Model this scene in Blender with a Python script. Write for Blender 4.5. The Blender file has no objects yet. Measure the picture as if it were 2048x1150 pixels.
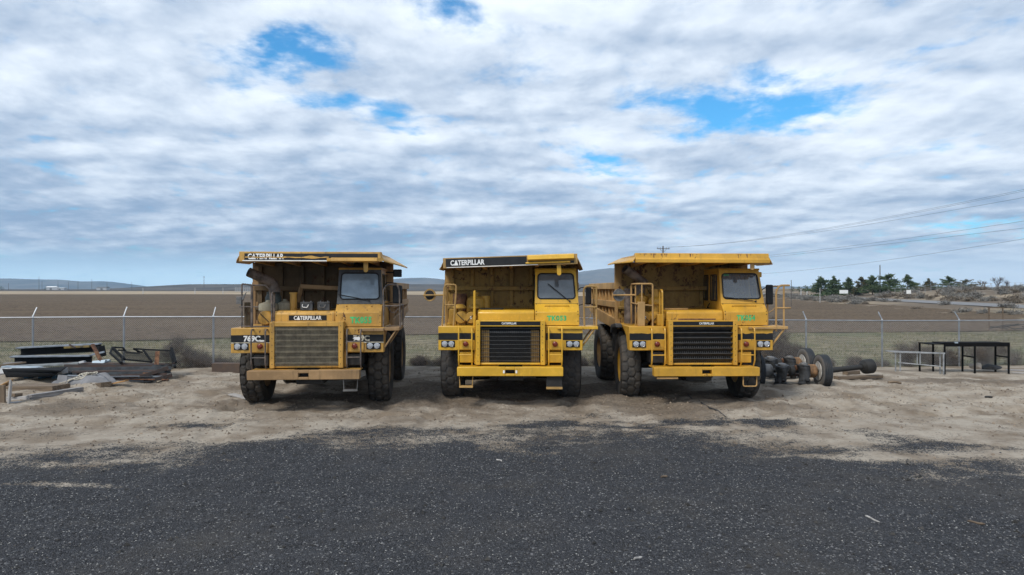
import bpy, bmesh, math, random
import numpy as np
from mathutils import Vector, Matrix
R = math.radians
random.seed(7)
rng = np.random.default_rng(11)
scene = bpy.context.scene
COL = scene.collection

# ------------------------------------------------------------------ camera, world, sun, exposure
F = 1366.0                      # focal length in photo pixels
CAMH = 3.0
cam = bpy.data.objects.new('camera', bpy.data.cameras.new('camera'))
COL.objects.link(cam)
cam.location = (0, 0, CAMH)
cam.rotation_euler = (R(90) + 2 / F, 0, 0)
cam.data.sensor_width = 36
cam.data.lens = F / 2048 * 36
cam.data.clip_start = 0.1
cam.data.clip_end = 40000
scene.camera = cam

SUN_EL, SUN_ROT = 50, 218       # elevation, compass angle of the sun (behind the camera, to its left)
sd = bpy.data.lights.new('sun', 'SUN')
sd.energy = 2.1
sd.angle = R(14)
sd.color = (1.0, 0.95, 0.87)
sun = bpy.data.objects.new('sun', sd)
COL.objects.link(sun)
_a = R(SUN_ROT)
_d = Vector((math.sin(_a) * math.cos(R(SUN_EL)), math.cos(_a) * math.cos(R(SUN_EL)), math.sin(R(SUN_EL))))
sun.rotation_euler = (-_d).to_track_quat('-Z', 'Y').to_euler()

scene.view_settings.view_transform = 'Standard'
scene.view_settings.look = 'None'
scene.view_settings.exposure = 0.45
scene.view_settings.gamma = 1.0
scene.view_settings.use_curve_mapping = False
scene.render.engine = 'CYCLES'
scene.cycles.max_bounces = 6
scene.cycles.transparent_max_bounces = 12
scene.cycles.volume_bounces = 0
scene.cycles.use_denoising = True


class NT:
    """terse node-tree builder"""
    def __init__(s, tree):
        s.t = tree
        s.t.nodes.clear()

    def n(s, typ, ins=None, **props):
        nd = s.t.nodes.new(typ)
        for k, v in props.items():
            setattr(nd, k, v)
        for k, v in (ins or {}).items():
            s.put(nd, k, v)
        return nd

    def put(s, nd, k, v):
        sock = nd.inputs[k]
        if isinstance(v, bpy.types.Node):
            v = v.outputs[0]
        if isinstance(v, bpy.types.NodeSocket):
            s.t.links.new(v, sock)
        else:
            if sock.type == 'RGBA' and not hasattr(v, '__len__'):
                v = (v, v, v, 1)
            elif sock.type == 'RGBA' and len(v) == 3:
                v = (*v, 1)
            sock.default_value = v

    def math(s, op, a, b=0.0, c=None, clamp=False):
        d = {0: a, 1: b}
        if c is not None:
            d[2] = c
        return s.n('ShaderNodeMath', d, operation=op, use_clamp=clamp)

    def vmath(s, op, a, b=(0, 0, 0)):
        return s.n('ShaderNodeVectorMath', {0: a, 1: b}, operation=op)

    def ss(s, v, lo, hi, to0=0.0, to1=1.0):
        nd = s.n('ShaderNodeMapRange', {'Value': v, 'From Min': lo, 'From Max': hi, 'To Min': to0, 'To Max': to1},
                 interpolation_type='SMOOTHSTEP')
        return nd

    def lin(s, v, lo, hi, to0=0.0, to1=1.0):
        return s.n('ShaderNodeMapRange', {'Value': v, 'From Min': lo, 'From Max': hi, 'To Min': to0, 'To Max': to1})

    def mix(s, fac, a, b, blend='MIX'):
        nd = s.n('ShaderNodeMix', data_type='RGBA', blend_type=blend)
        for i, v in ((0, fac), (6, a), (7, b)):
            sock = nd.inputs[i]
            if isinstance(v, bpy.types.Node):
                v = v.outputs[2] if v.bl_idname == 'ShaderNodeMix' else v.outputs[0]
            if isinstance(v, bpy.types.NodeSocket):
                s.t.links.new(v, sock)
            elif i == 0:
                sock.default_value = v
            else:
                if not hasattr(v, '__len__'):
                    v = (v, v, v)
                sock.default_value = (*v[:3], 1)
        return nd.outputs[2]

    def noise(s, vec, scale, detail=4, rough=.5, dist=0.0, dim='3D'):
        return s.n('ShaderNodeTexNoise', {'Vector': vec, 'Scale': scale, 'Detail': detail, 'Roughness': rough, 'Distortion': dist}, noise_dimensions=dim)

    def mapping(s, vec, scale=(1, 1, 1), loc=(0, 0, 0), rot=(0, 0, 0)):
        return s.n('ShaderNodeMapping', {'Vector': vec, 'Scale': scale, 'Location': loc, 'Rotation': rot})


# ------------------------------------------------------------------ sky: Nishita blue behind a broken stratocumulus deck
world = bpy.data.worlds.new('World')
scene.world = world
world.use_nodes = True
W = NT(world.node_tree)
wout = W.n('ShaderNodeOutputWorld')
skyt = W.n('ShaderNodeTexSky', sky_type='NISHITA', sun_disc=False, sun_elevation=R(SUN_EL), sun_rotation=R(SUN_ROT),
           air_density=1.0, dust_density=0.6, ozone_density=2.0)
SKY_STRENGTH = 0.10
SKY_C, SKY_T, SKY_BLUE = (0.27, 0.62), (0.19, 1.04), (0.36, 1.04, 1.36)
tc = W.n('ShaderNodeTexCoord')
sx = W.n('ShaderNodeSeparateXYZ', {0: tc.outputs['Generated']})
zc = W.math('MAXIMUM', sx.outputs[2], 0.012)
zo = W.math('ADD', zc, 0.15)
cu = W.math('DIVIDE', sx.outputs[0], zo)
cv = W.math('DIVIDE', sx.outputs[1], zo)
cp = W.n('ShaderNodeCombineXYZ', {0: cu, 1: cv, 2: 0.0})
# warp for less regular cells
warp = W.noise(cp, 1.1, 3, .5)
wv = W.vmath('SCALE', W.vmath('SUBTRACT', warp.outputs['Color'], (0.5, 0.5, 0.5)))
wv.inputs['Scale'].default_value = 0.22
cpw = W.vmath('ADD', cp, wv)
big = W.noise(cpw, 1.0, 3, .5)
cell = W.noise(W.mapping(cpw, (3.6, 3.0, 1), (3.1, 1.7, 0), (0, 0, .25)), 1.0, 7, .58)
fine = W.noise(W.mapping(cpw, (8.5, 7.2, 1), (9.1, 4.7, 0), (0, 0, .25)), 1.0, 6, .62)
# the same puffs sampled a step towards the light: gives them bright edges and grey bellies
cell2 = W.noise(W.mapping(W.vmath('ADD', cpw, (-.05, -.09, 0)), (3.6, 3.0, 1), (3.1, 1.7, 0), (0, 0, .25)), 1.0, 7, .58)
# openings of blue sky, by direction (azimuth tangent, elevation tangent)
def opening(px, py, wx, wy, amp):
    a0, b0 = (px - 1024) / F, (577 - py) / F
    da = W.math('MULTIPLY', W.math('SUBTRACT', az, a0), F / wx)
    db = W.math('MULTIPLY', W.math('SUBTRACT', el, b0), F / wy)
    r2 = W.math('ADD', W.math('MULTIPLY', da, da), W.math('MULTIPLY', db, db))
    return W.math('MULTIPLY', W.math('POWER', 2.718, W.math('MULTIPLY', r2, -1.0)), amp)
ysafe = W.math('MAXIMUM', sx.outputs[1], 0.05)
ragged = W.n('ShaderNodeSeparateXYZ', {0: W.vmath('SUBTRACT', W.noise(W.mapping(cp, (3.0, 3.0, 1)), 1.0, 5, .62).outputs['Color'], (0.5, 0.5, 0.5))})
az = W.math('ADD', W.math('DIVIDE', sx.outputs[0], ysafe), W.math('MULTIPLY', ragged.outputs[0], 0.22))
el = W.math('ADD', W.math('DIVIDE', sx.outputs[2], ysafe), W.math('MULTIPLY', ragged.outputs[1], 0.09))
gaps = [(605, 98, 100, 50, .46), (560, 75, 50, 34, .15), (690, 212, 150, 24, .20), (1530, 215, 190, 48, .31), (1450, 240, 110, 40, .20), (1700, 190, 150, 22, .17),
        (1205, 328, 65, 34, .33), (1275, 398, 70, 18, .17), (1300, 205, 90, 26, .17), (890, 28, 70, 30, .24), (1960, 462, 150, 16, .17),
        (830, 255, 120, 18, .10), (1900, 90, 90, 18, .17), (1120, 60, 70, 24, .10), (1600, 150, 80, 20, .17), (1800, 130, 120, 20, .10), (470, 130, 60, 40, .08)]
acc = None
for g_ in gaps:
    o_ = opening(*g_)
    acc = o_ if acc is None else W.math('ADD', acc, o_)
cov = W.math('ADD', W.math('MULTIPLY', cell, 0.85), W.math('ADD', W.math('MULTIPLY', fine, 0.50), W.math('MULTIPLY', big, 0.25)))
cov = W.math('SUBTRACT', W.math('SUBTRACT', cov, 0.135), acc)
mask = W.ss(cov, SKY_C[0], SKY_C[1])
# light and dark of the cloud undersides
elev = sx.outputs[2]
shade = W.math('ADD', W.math('MULTIPLY', W.math('SUBTRACT', cell, cell2), 0.95), W.math('MULTIPLY', W.math('SUBTRACT', W.noise(W.mapping(cpw, (0.55, 2.4, 1), (6.2, 3.3, 0), (0, 0, .12)), 1.0, 4, .5), 0.5), 0.80))
tone = W.math('ADD', W.math('MULTIPLY', W.math('SUBTRACT', big, 0.16), 0.85), W.math('MULTIPLY', W.noise(W.mapping(cpw, (1.7, 1.9, 1), (1.3, 8.2, 0)), 1.0, 5, .55), 0.55))
tone = W.math('ADD', tone, W.math('ADD', shade, W.math('MULTIPLY', fine, 0.18)))
tone = W.math('ADD', tone, W.lin(elev, 0.04, 0.34, -0.13, 0.07))
tone = W.math('ADD', tone, W.math('MULTIPLY', W.ss(sx.outputs[0], -0.5, 0.35, -0.09, 0.05), W.ss(elev, 0.30, 0.12)))
tone = W.math('SUBTRACT', tone, W.math('MULTIPLY', W.math('SUBTRACT', cov, 0.6), 0.35))
tone = W.math('SUBTRACT', tone, W.ss(elev, 0.42, 0.75, 0.0, 0.22))      # unseen upper sky darkened to weaken the fill light
tone = W.ss(tone, SKY_T[0], SKY_T[1])
ccol = W.mix(tone, (0.235, 0.325, 0.465), (0.77, 0.83, 0.90))
# low band near the horizon: thin pale layer, clear on the left
band = W.ss(elev, 0.012, 0.060, 1.0, 0.0)
bcol = W.mix(W.ss(sx.outputs[0], -0.45, 0.25), (0.72, 1.00, 1.18), (0.84, 0.96, 1.08))
ccol = W.mix(W.math('MULTIPLY', band, 0.85), ccol, bcol)
mask = W.math('MAXIMUM', mask, W.math('MULTIPLY', band, 0.9))
blue = W.mix(1.0, skyt.outputs[0], SKY_BLUE, 'MULTIPLY')
b_sky = W.n('ShaderNodeBackground', {'Color': blue, 'Strength': SKY_STRENGTH})
b_cld = W.n('ShaderNodeBackground', {'Color': ccol, 'Strength': 1.0})
W.t.links.new(W.n('ShaderNodeMixShader', {0: mask, 1: b_sky, 2: b_cld}).outputs[0], wout.inputs[0])


# ------------------------------------------------------------------ helpers: materials
def material(name):
    m = bpy.data.materials.new(name)
    m.use_nodes = True
    N = NT(m.node_tree)
    out = N.n('ShaderNodeOutputMaterial')
    b = N.n('ShaderNodeBsdfPrincipled')
    N.t.links.new(b.outputs[0], out.inputs[0])
    return m, N, b, out


def simple(name, col, rough=.6, metal=0.0, var=.25, scale=6.0, bump=0.0, bscale=40.0, col2=None, spec=.5):
    m, N, b, out = material(name)
    t = N.n('ShaderNodeTexCoord')
    nz = N.noise(t.outputs['Object'], scale, 6, .6)
    c2 = col2 if col2 else tuple(c * (1 - var) for c in col)
    N.put(b, 'Base Color', N.mix(N.ss(nz, .35, .65), c2, tuple(min(1, c * (1 + var * .5)) for c in col)))
    N.put(b, 'Roughness', N.lin(nz, .3, .7, max(0.05, rough - .08), min(1, rough + .12)))
    b.inputs['Metallic'].default_value = metal
    b.inputs['Specular IOR Level'].default_value = spec
    if bump:
        bn = N.n('ShaderNodeBump', {'Height': N.noise(t.outputs['Object'], bscale, 4, .6), 'Strength': bump, 'Distance': .02})
        N.put(b, 'Normal', bn)
    return m


def paint(name, base, dirt=.5, rust=.3, seed=0.0, rough=.5, fade=.35, dirtcol=(.11, .075, .04), dark=0.0, rscale=4.2):
    """old machine enamel: faded patches, run-down grime, rust blotches, scuffs"""
    m, N, b, out = material(name)
    t = N.n('ShaderNodeTexCoord')
    co = N.vmath('ADD', t.outputs['Object'], (seed * 3.7, seed * 1.9, seed * .7))
    big = N.noise(co, 1.1, 4, .55)
    c = N.mix(N.ss(big, .35, .68), tuple(x * (1 - fade) for x in base), base)
    mid = N.noise(co, 7.0, 6, .65)
    c = N.mix(N.ss(mid, .48, .75, 0, .35), c, tuple(min(1, x * 1.25 + .03) for x in base))
    st = N.noise(N.mapping(co, (9, 9, .9)), 1.0, 6, .62)
    c = N.mix(N.ss(st, .60 - .14 * dirt, .80 - .1 * dirt, 0, min(1, dirt)), c, dirtcol)
    gr = N.noise(co, 2.6, 8, .68, .4)
    c = N.mix(N.ss(gr, .58 - .1 * dirt, .74, 0, min(1, dirt * .8)), c, tuple(.55 * a + .45 * d for a, d in zip(base, dirtcol)))
    ru = N.noise(N.mapping(co, (1, 1, .8), (5, 2, 8)), rscale, 10, .7, .3)
    rl = N.noise(co, .9, 2, .5)
    rf = N.math('MULTIPLY', N.ss(ru, .70 - .16 * rust, .725 - .16 * rust), N.ss(rl, .38, .55))
    rc = N.mix(N.noise(co, 30, 4, .6), (.028, .012, .008), (.12, .045, .018))
    c = N.mix(rf, c, rc)
    if dark:
        c = N.mix(1.0, c, (1 - dark,) * 3, 'MULTIPLY')
    N.put(b, 'Base Color', c)
    N.put(b, 'Roughness', N.math('ADD', N.lin(st, .3, .8, rough - .08, rough + .2), N.math('MULTIPLY', rf, .25)))
    hb = N.math('ADD', N.math('MULTIPLY', rf, .4), N.math('MULTIPLY', N.noise(co, 22, 4, .6), .5))
    N.put(b, 'Normal', N.n('ShaderNodeBump', {'Height': hb, 'Strength': .25, 'Distance': .01}))
    return m


# ------------------------------------------------------------------ helpers: geometry
def fillet(pts, r=.08, k=4):
    pts = [Vector(p) for p in pts]
    out = [pts[0]]
    for a, b, c in zip(pts, pts[1:], pts[2:]):
        d0, d1 = (a - b), (c - b)
        rr = min(r, d0.length * .45, d1.length * .45)
        p0, p1 = b + d0.normalized() * rr, b + d1.normalized() * rr
        for i in range(k + 1):
            t = i / k
            out.append(p0 * (1 - t) ** 2 + b * 2 * t * (1 - t) + p1 * t * t)
    out.append(pts[-1])
    return out


class MB:
    def __init__(s):
        s.v, s.f = [], []

    def add(s, vs, fs):
        o = len(s.v)
        s.v += [tuple(v) for v in vs]
        s.f += [tuple(i + o for i in f) for f in fs]
        return s

    def box(s, x0, x1, y0, y1, z0, z1, M=None):
        vs = [Vector((x, y, z)) for z in (z0, z1) for y in (y0, y1) for x in (x0, x1)]
        if M is not None:
            vs = [M @ v for v in vs]
        return s.add(vs, [(0, 2, 3, 1), (4, 5, 7, 6), (0, 1, 5, 4), (2, 6, 7, 3), (0, 4, 6, 2), (1, 3, 7, 5)])

    def prism(s, pts, axis, a0, a1, M=None):
        n = len(pts)
        def P(p, a):
            v = {'x': (a, p[0], p[1]), 'y': (p[0], a, p[1]), 'z': (p[0], p[1], a)}[axis]
            v = Vector(v)
            return M @ v if M is not None else v
        vs = [P(p, a0) for p in pts] + [P(p, a1) for p in pts]
        fs = [tuple(range(n))[::-1], tuple(range(n, 2 * n))] + [(i, (i + 1) % n, n + (i + 1) % n, n + i) for i in range(n)]
        return s.add(vs, fs)

    def tube(s, pts, r, n=8, cap=True):
        pts = [Vector(p) for p in pts]
        rs = r if hasattr(r, '__len__') else [r] * len(pts)
        prev = None
        vs, fs = [], []
        m = len(pts)
        for i, p in enumerate(pts):
            t = (pts[min(i + 1, m - 1)] - pts[max(i - 1, 0)])
            t = t.normalized() if t.length > 1e-9 else Vector((0, 0, 1))
            if prev is None:
                ref = Vector((0, 0, 1)) if abs(t.z) < .9 else Vector((1, 0, 0))
                u = t.cross(ref).normalized()
            else:
                u = (prev - t * prev.dot(t)).normalized()
            prev = u
            w = t.cross(u)
            for k in range(n):
                a = 2 * math.pi * k / n
                vs.append(p + (u * math.cos(a) + w * math.sin(a)) * rs[i])
        for i in range(m - 1):
            for k in range(n):
                a, b = i * n + k, i * n + (k + 1) % n
                fs.append((a, b, b + n, a + n))
        if cap:
            fs.append(tuple(range(n))[::-1])
            fs.append(tuple(range((m - 1) * n, m * n)))
        return s.add(vs, fs)

    def cyl(s, p0, p1, r0, r1=None, n=20):
        return s.tube([p0, p1], [r0, r0 if r1 is None else r1], n)

    def bar(s, p0, p1, w, h, roll=0.0):
        """rectangular bar between two points: width w (sideways), height h"""
        p0, p1 = Vector(p0), Vector(p1)
        d = p1 - p0
        q = d.to_track_quat('X', 'Z')
        M = Matrix.Translation(p0) @ q.to_matrix().to_4x4() @ Matrix.Rotation(roll, 4, 'X')
        return s.box(0, d.length, -w / 2, w / 2, -h / 2, h / 2, M)

    def lathe(s, prof, n=32, M=None, closed=False):
        """prof: (radius, along-axis) turned about X"""
        vs, fs = [], []
        m = len(prof)
        for r, h in prof:
            for k in range(n):
                a = 2 * math.pi * k / n
                v = Vector((h, r * math.cos(a), r * math.sin(a)))
                vs.append(M @ v if M is not None else v)
        rows = m if closed else m - 1
        for i in range(rows):
            j = (i + 1) % m
            for k in range(n):
                fs.append((i * n + k, i * n + (k + 1) % n, j * n + (k + 1) % n, j * n + k))
        if not closed:
            fs.append(tuple(range(n))[::-1])
            fs.append(tuple(range((m - 1) * n, m * n)))
        return s.add(vs, fs)

    def plate(s, quad, th):
        """flat quad given CCW seen from its front, thickened backwards"""
        q = [Vector(p) for p in quad]
        nrm = (q[1] - q[0]).cross(q[-1] - q[0]).normalized()
        k = len(q)
        vs = q + [p - nrm * th for p in q]
        fs = [tuple(range(k)), tuple(range(k, 2 * k))[::-1]] + [(i, k + i, k + (i + 1) % k, (i + 1) % k) for i in range(k)]
        return s.add(vs, fs)

    def holed(s, quad, hole, th, rad=.06, k=4):
        """quad with one rounded hole; returns the hole's loop (front side) and the normal"""
        A, B, C, D = [Vector(p) for p in quad]           # bl, br, tr, tl seen from the front
        nrm = (B - A).cross(D - A).normalized()
        wid, hei = (B - A).length, (D - A).length
        def P(u, v):
            return (A * (1 - u) + B * u) * (1 - v) + (D * (1 - u) + C * u) * v
        u0, u1, v0, v1 = hole
        ru, rv = rad / wid, rad / hei
        loop, owner = [], []
        for ci, (cu_, cv_, a0) in enumerate(((u0 + ru, v0 + rv, 180), (u1 - ru, v0 + rv, 270), (u1 - ru, v1 - rv, 0), (u0 + ru, v1 - rv, 90))):
            for i in range(k + 1):
                a = R(a0 + 90 * i / k)
                loop.append(P(cu_ + ru * math.cos(a), cv_ + rv * math.sin(a)))
                owner.append(ci)
        n = len(loop)
        front = [A, B, C, D] + loop
        vs = front + [p - nrm * th for p in front]
        o = 4 + n
        fs = []
        for i in range(n):
            j = (i + 1) % n
            a, b = 4 + i, 4 + j
            if owner[i] == owner[j]:
                fs.append((owner[i], b, a))
                fs.append((o + owner[i], o + a, o + b))
            else:
                fs.append((owner[i], owner[j], b, a))
                fs.append((o + owner[i], o + a, o + b, o + owner[j]))
            fs.append((a, b, o + b, o + a))
        for i in range(4):
            j = (i + 1) % 4
            fs.append((j, i, o + i, o + j))
        s.add(vs, fs)
        return loop, nrm

    def build(s, name, mat, parent=None, bevel=0.0, smooth=True, angle=35, loc=None):
        me = bpy.data.meshes.new(name)
        me.from_pydata(s.v, [], s.f)
        bm = bmesh.new()
        bm.from_mesh(me)
        bmesh.ops.recalc_face_normals(bm, faces=bm.faces)
        bm.to_mesh(me)
        bm.free()
        for mm in (mat if isinstance(mat, (list, tuple)) else [mat]):
            me.materials.append(mm)
        o = bpy.data.objects.new(name, me)
        COL.objects.link(o)
        if parent is not None:
            o.parent = parent
        if loc is not None:
            o.location = loc
        if smooth:
            me.polygons.foreach_set('use_smooth', [True] * len(me.polygons))
            me.set_sharp_from_angle(angle=R(angle))
        if bevel:
            b = o.modifiers.new('bevel', 'BEVEL')
            b.width = bevel
            b.segments = 2
            b.limit_method = 'ANGLE'
            b.angle_limit = R(40)
            b.harden_normals = False
        return o


def npmesh(name, verts, faces, mat, attrs=None, smooth=False, parent=None):
    verts = np.asarray(verts, dtype=np.float32)
    faces = np.asarray(faces, dtype=np.int32)
    me = bpy.data.meshes.new(name)
    me.vertices.add(len(verts))
    me.vertices.foreach_set('co', verts.ravel())
    k = faces.shape[1]
    me.loops.add(faces.size)
    me.loops.foreach_set('vertex_index', faces.ravel())
    me.polygons.add(len(faces))
    me.polygons.foreach_set('loop_start', np.arange(0, faces.size, k, dtype=np.int32))
    me.polygons.foreach_set('use_smooth', np.full(len(faces), smooth))
    for an, av in (attrs or {}).items():
        a = me.attributes.new(an, 'FLOAT', 'POINT')
        a.data.foreach_set('value', np.asarray(av, dtype=np.float32).ravel())
    me.update(calc_edges=True)
    me.validate()
    me.materials.append(mat)
    o = bpy.data.objects.new(name, me)
    COL.objects.link(o)
    if parent is not None:
        o.parent = parent
    return o


def tag(o, label=None, cat=None, group=None, kind=None):
    for k, v in (('label', label), ('category', cat), ('group', group), ('kind', kind)):
        if v:
            o[k] = v
    return o


def empty(name, loc, rz=0.0, parent=None):
    o = bpy.data.objects.new(name, None)
    COL.objects.link(o)
    o.location = loc
    o.rotation_euler = (0, 0, rz)
    o.empty_display_size = .3
    if parent is not None:
        o.parent = parent
    return o


def copy_tree(o, loc, rz=None, scale=None):
    def rec(src, par):
        c = src.copy()
        COL.objects.link(c)
        if par is not None:
            c.parent = par
        for ch in src.children:
            rec(ch, c)
        return c
    c = rec(o, None)
    c.location = loc
    if rz is not None:
        c.rotation_euler = (0, 0, rz)
    if scale is not None:
        c.scale = (scale,) * 3 if not hasattr(scale, '__len__') else scale
    return c


def text_geo(s, width, height, origin, xd=(1, 0, 0), yd=(0, 0, 1), bold=.02, spacing=1.0):
    """lettering as flat mesh geometry, fitted to width x height, lower-left corner at origin"""
    cu_ = bpy.data.curves.new('lettering', 'FONT')
    cu_.body = s
    cu_.offset = bold
    cu_.space_character = spacing
    cu_.resolution_u = 3
    ob = bpy.data.objects.new('lettering_source', cu_)
    COL.objects.link(ob)
    dg = bpy.context.evaluated_depsgraph_get()
    me = ob.evaluated_get(dg).to_mesh()
    vs = np.array([v.co[:2] for v in me.vertices])
    fs = [tuple(p.vertices) for p in me.polygons]
    ob.evaluated_get(dg).to_mesh_clear()
    bpy.data.objects.remove(ob)
    bpy.data.curves.remove(cu_)
    lo, hi = vs.min(0), vs.max(0)
    vs = (vs - lo) / (hi - lo) * (width, height)
    o, xd, yd = Vector(origin), Vector(xd), Vector(yd)
    return [o + xd * float(a) + yd * float(b) for a, b in vs], fs


# value noise for terrain
def vnoise(x, y, seed=0):
    xi, yi = np.floor(x), np.floor(y)
    fx, fy = x - xi, y - yi
    fx, fy = fx * fx * (3 - 2 * fx), fy * fy * (3 - 2 * fy)
    def h(a, b):
        n = np.sin(a * 127.1 + b * 311.7 + seed * 74.7) * 43758.5453
        return n - np.floor(n)
    return (h(xi, yi) * (1 - fx) + h(xi + 1, yi) * fx) * (1 - fy) + (h(xi, yi + 1) * (1 - fx) + h(xi + 1, yi + 1) * fx) * fy


def fbm(x, y, sc, octv=4, seed=0, rough=.5):
    t, a, s = 0.0, 1.0, 0.0
    for i in range(octv):
        t = t + a * vnoise(x * sc + i * 17.3, y * sc - i * 9.1, seed + i)
        s += a
        a *= rough
        sc *= 2.03
    return t / s


def sstep(a, b, v):
    t = np.clip((v - a) / (b - a), 0, 1)
    return t * t * (3 - 2 * t)


# ------------------------------------------------------------------ terrain
ROAD_P = np.array((62.0, 82.0))                 # a point on the road's near edge
ROAD_D = np.array((17.0, 78.0)) / math.hypot(17, 78)


def road_dist(x, y):
    """metres beyond the road's near edge (positive to the right)"""
    return (x - ROAD_P[0]) * ROAD_D[1] - (y - ROAD_P[1]) * ROAD_D[0]


def fence_y(x):
    return 25.6 + (x + 1) * 0.112


def base_z(x, y):
    x, y = np.asarray(x, float), np.asarray(y, float)
    z = sstep(19.5, 25, y) * np.interp(x, [-14, -4, 0, 6, 16], [.15, .09, .06, -.05, -.16])
    d = road_dist(x, y)
    up = .55 * sstep(-8, -1, d) + 2.15 * sstep(9, 34, d) + (fbm(x, y, .05, 3, 4) - .5) * .8 * sstep(10, 30, d)
    z = z * (1 - sstep(-8, 0, d)) + up * sstep(5, 60, y)
    # a low dark mesa far out on the left
    mesa = sstep(1350, 1700, y) * sstep(-1010, -760, x + (y - 1600) * .2) * (1 - sstep(200, 500, x))
    z = z + mesa * (13 + 3 * (fbm(x, y, .004, 3, 9) - .5))
    return z


SAND_EDGE = ([-30, -9.9, -7.2, -5.2, -3.6, -1.5, 0, 1.9, 3.2, 4.6, 5.8, 7.0, 8.4, 10, 30],
             [12.6, 12.4, 12.7, 13.6, 13.7, 14.0, 14.1, 14.3, 14.2, 13.9, 13.2, 12.4, 11.7, 10.9, 10.4])


def sandiness(x, y):
    s = .5 + (y - np.interp(x, *SAND_EDGE)) / 3.2
    s = s + (fbm(x * .8, y * 1.4, .8, 6, 21, .62) - .5) * 1.9
    def blob(cx, cy, rx, ry, a):
        return a * np.exp(-((x - cx) / rx) ** 2 - ((y - cy) / ry) ** 2)
    pat = np.clip(fbm(x * 1.2, y * 1.6, .9, 4, 44, .6) * 3.2 - 1.0, 0, 1.3)
    s = s - pat * (blob(-7.2, 14.9, 1.0, .35, .9) + blob(2.4, 15.2, 2.2, .45, .9) + blob(5.0, 15.4, 1.5, .6, .9) + blob(.6, 15.0, 1.0, .3, .9) + blob(6.6, 14.2, .8, .35, .6) + blob(8.6, 12.9, 1.4, .35, .5))
    s = s + blob(-7.4, 10.4, 2.2, .18, .75) + blob(4.3, 8.2, .6, .28, .45) + blob(5.6, 12.1, 1.6, .25, .5) + blob(7.9, 12.3, 1.2, .3, .5)
    s = s + blob(-5.6, 13.6, 1.1, .3, .7) + blob(2.7, 14.6, .35, .12, .5)
    return np.clip(s, 0, 1)


def churn_shade(x, y):
    """moist, dug-over earth with truck shade painted in: around the wheels, at the far left heap and by the workbench"""
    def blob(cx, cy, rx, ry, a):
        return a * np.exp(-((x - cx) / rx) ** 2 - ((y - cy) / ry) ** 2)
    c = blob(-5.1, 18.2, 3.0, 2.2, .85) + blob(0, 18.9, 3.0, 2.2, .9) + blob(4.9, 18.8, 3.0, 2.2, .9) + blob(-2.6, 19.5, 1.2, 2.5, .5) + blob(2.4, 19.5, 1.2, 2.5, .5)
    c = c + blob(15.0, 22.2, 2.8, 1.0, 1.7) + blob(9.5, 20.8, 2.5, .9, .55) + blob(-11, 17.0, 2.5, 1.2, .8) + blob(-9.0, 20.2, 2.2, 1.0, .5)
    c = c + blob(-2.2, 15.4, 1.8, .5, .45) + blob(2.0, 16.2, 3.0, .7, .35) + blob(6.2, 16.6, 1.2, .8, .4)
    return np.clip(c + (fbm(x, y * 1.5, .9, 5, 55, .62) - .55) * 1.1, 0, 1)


TRUCKS = [(-5.12, 18.28, 4.0), (-0.02, 18.95, -0.8), (4.79, 18.92, 1.5)]


def relief(x, y):
    """ruts, loose sand and clods of the yard"""
    s = sandiness(x, y)
    near = (1 - sstep(24, 27, y)) * (1 - sstep(20, 24, np.abs(x)))
    z = (fbm(x, y, .35, 3, 1) - .5) * .10
    rough_sand = fbm(x * .7, y * 1.2, 1.6, 5, 2, .55) - .5
    mound = sstep(14.5, 17, y) * (1 - sstep(21, 23, y) * .4)
    z = z + s * rough_sand * (.05 + .22 * mound)
    rid = 1 - np.abs(2 * fbm(x, y * 1.6, .9, 4, 33) - 1)
    z = z + s * mound * (rid ** 3) * .08
    # tyre tracks curving out of the row towards the gravel
    for (tx, ty, tr), bend in zip(TRUCKS, (.05, -.03, -.07)):
        for off in (-1.6, 1.6):
            t = np.clip(ty - y, -1, 9)
            cx = tx + off + bend * t * t * .5 + .25 * np.sin(t * .5 + off)
            d = np.abs(x - cx)
            on = (1 - sstep(.22, .36, d)) * sstep(0, .6, ty - y) * s
            lug = .5 + .5 * np.sign(np.sin((y + .6 * np.abs(x - cx)) * 2 * math.pi / .22))
            z = z - on * (.035 - .016 * lug) + s * .02 * np.exp(-((d - .4) / .09) ** 2) * sstep(0, .6, ty - y)
    for (ax, ay, bx, by) in ((6.5, 20, 13, 13.2), (8.5, 20, 13.5, 14.5), (-14, 16.2, -6.0, 14.6), (-11, 18.5, -2.5, 15.6), (1, 16.2, 9, 15.6)):
        L = math.hypot(bx - ax, by - ay)
        u, v = (bx - ax) / L, (by - ay) / L
        t = (x - ax) * u + (y - ay) * v
        d = np.abs(-(x - ax) * v + (y - ay) * u + .25 * np.sin(t * .6))
        on = (1 - sstep(.16, .27, d)) * sstep(0, 1, t) * (1 - sstep(L - 1, L, t)) * s
        lug = .5 + .5 * np.sign(np.sin(t * 2 * math.pi / .18))
        z = z - on * (.03 - .014 * lug)
    g = 1 - s
    for (ax, ay, bx, by, w) in ((-14, 7.4, 15, 9.6, .30), (-14, 9.3, 15, 11.3, .30), (-9, 5.0, 6, 12.6, .22), (-7, 4.6, 8, 12.2, .22), (14, 5.2, -3, 11.8, .25)):
        L = math.hypot(bx - ax, by - ay)
        u, v = (bx - ax) / L, (by - ay) / L
        t = (x - ax) * u + (y - ay) * v
        d = np.abs(-(x - ax) * v + (y - ay) * u + .5 * np.sin(t * .35))
        z = z + g * (-.016 * np.exp(-(d / w) ** 2) + .014 * np.exp(-((d - w * 1.7) / (w * .5)) ** 2)) * (.4 + fbm(x, y, .9, 2, 61))
    z = z + g * (fbm(x, y, 2.4, 3, 5) - .5) * .065 + g * (fbm(x, y, 9, 3, 6) - .5) * .032
    return z * near


def ground_z(x, y):
    return float(base_z(x, y) + relief(np.asarray(float(x)), np.asarray(float(y))))


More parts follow.
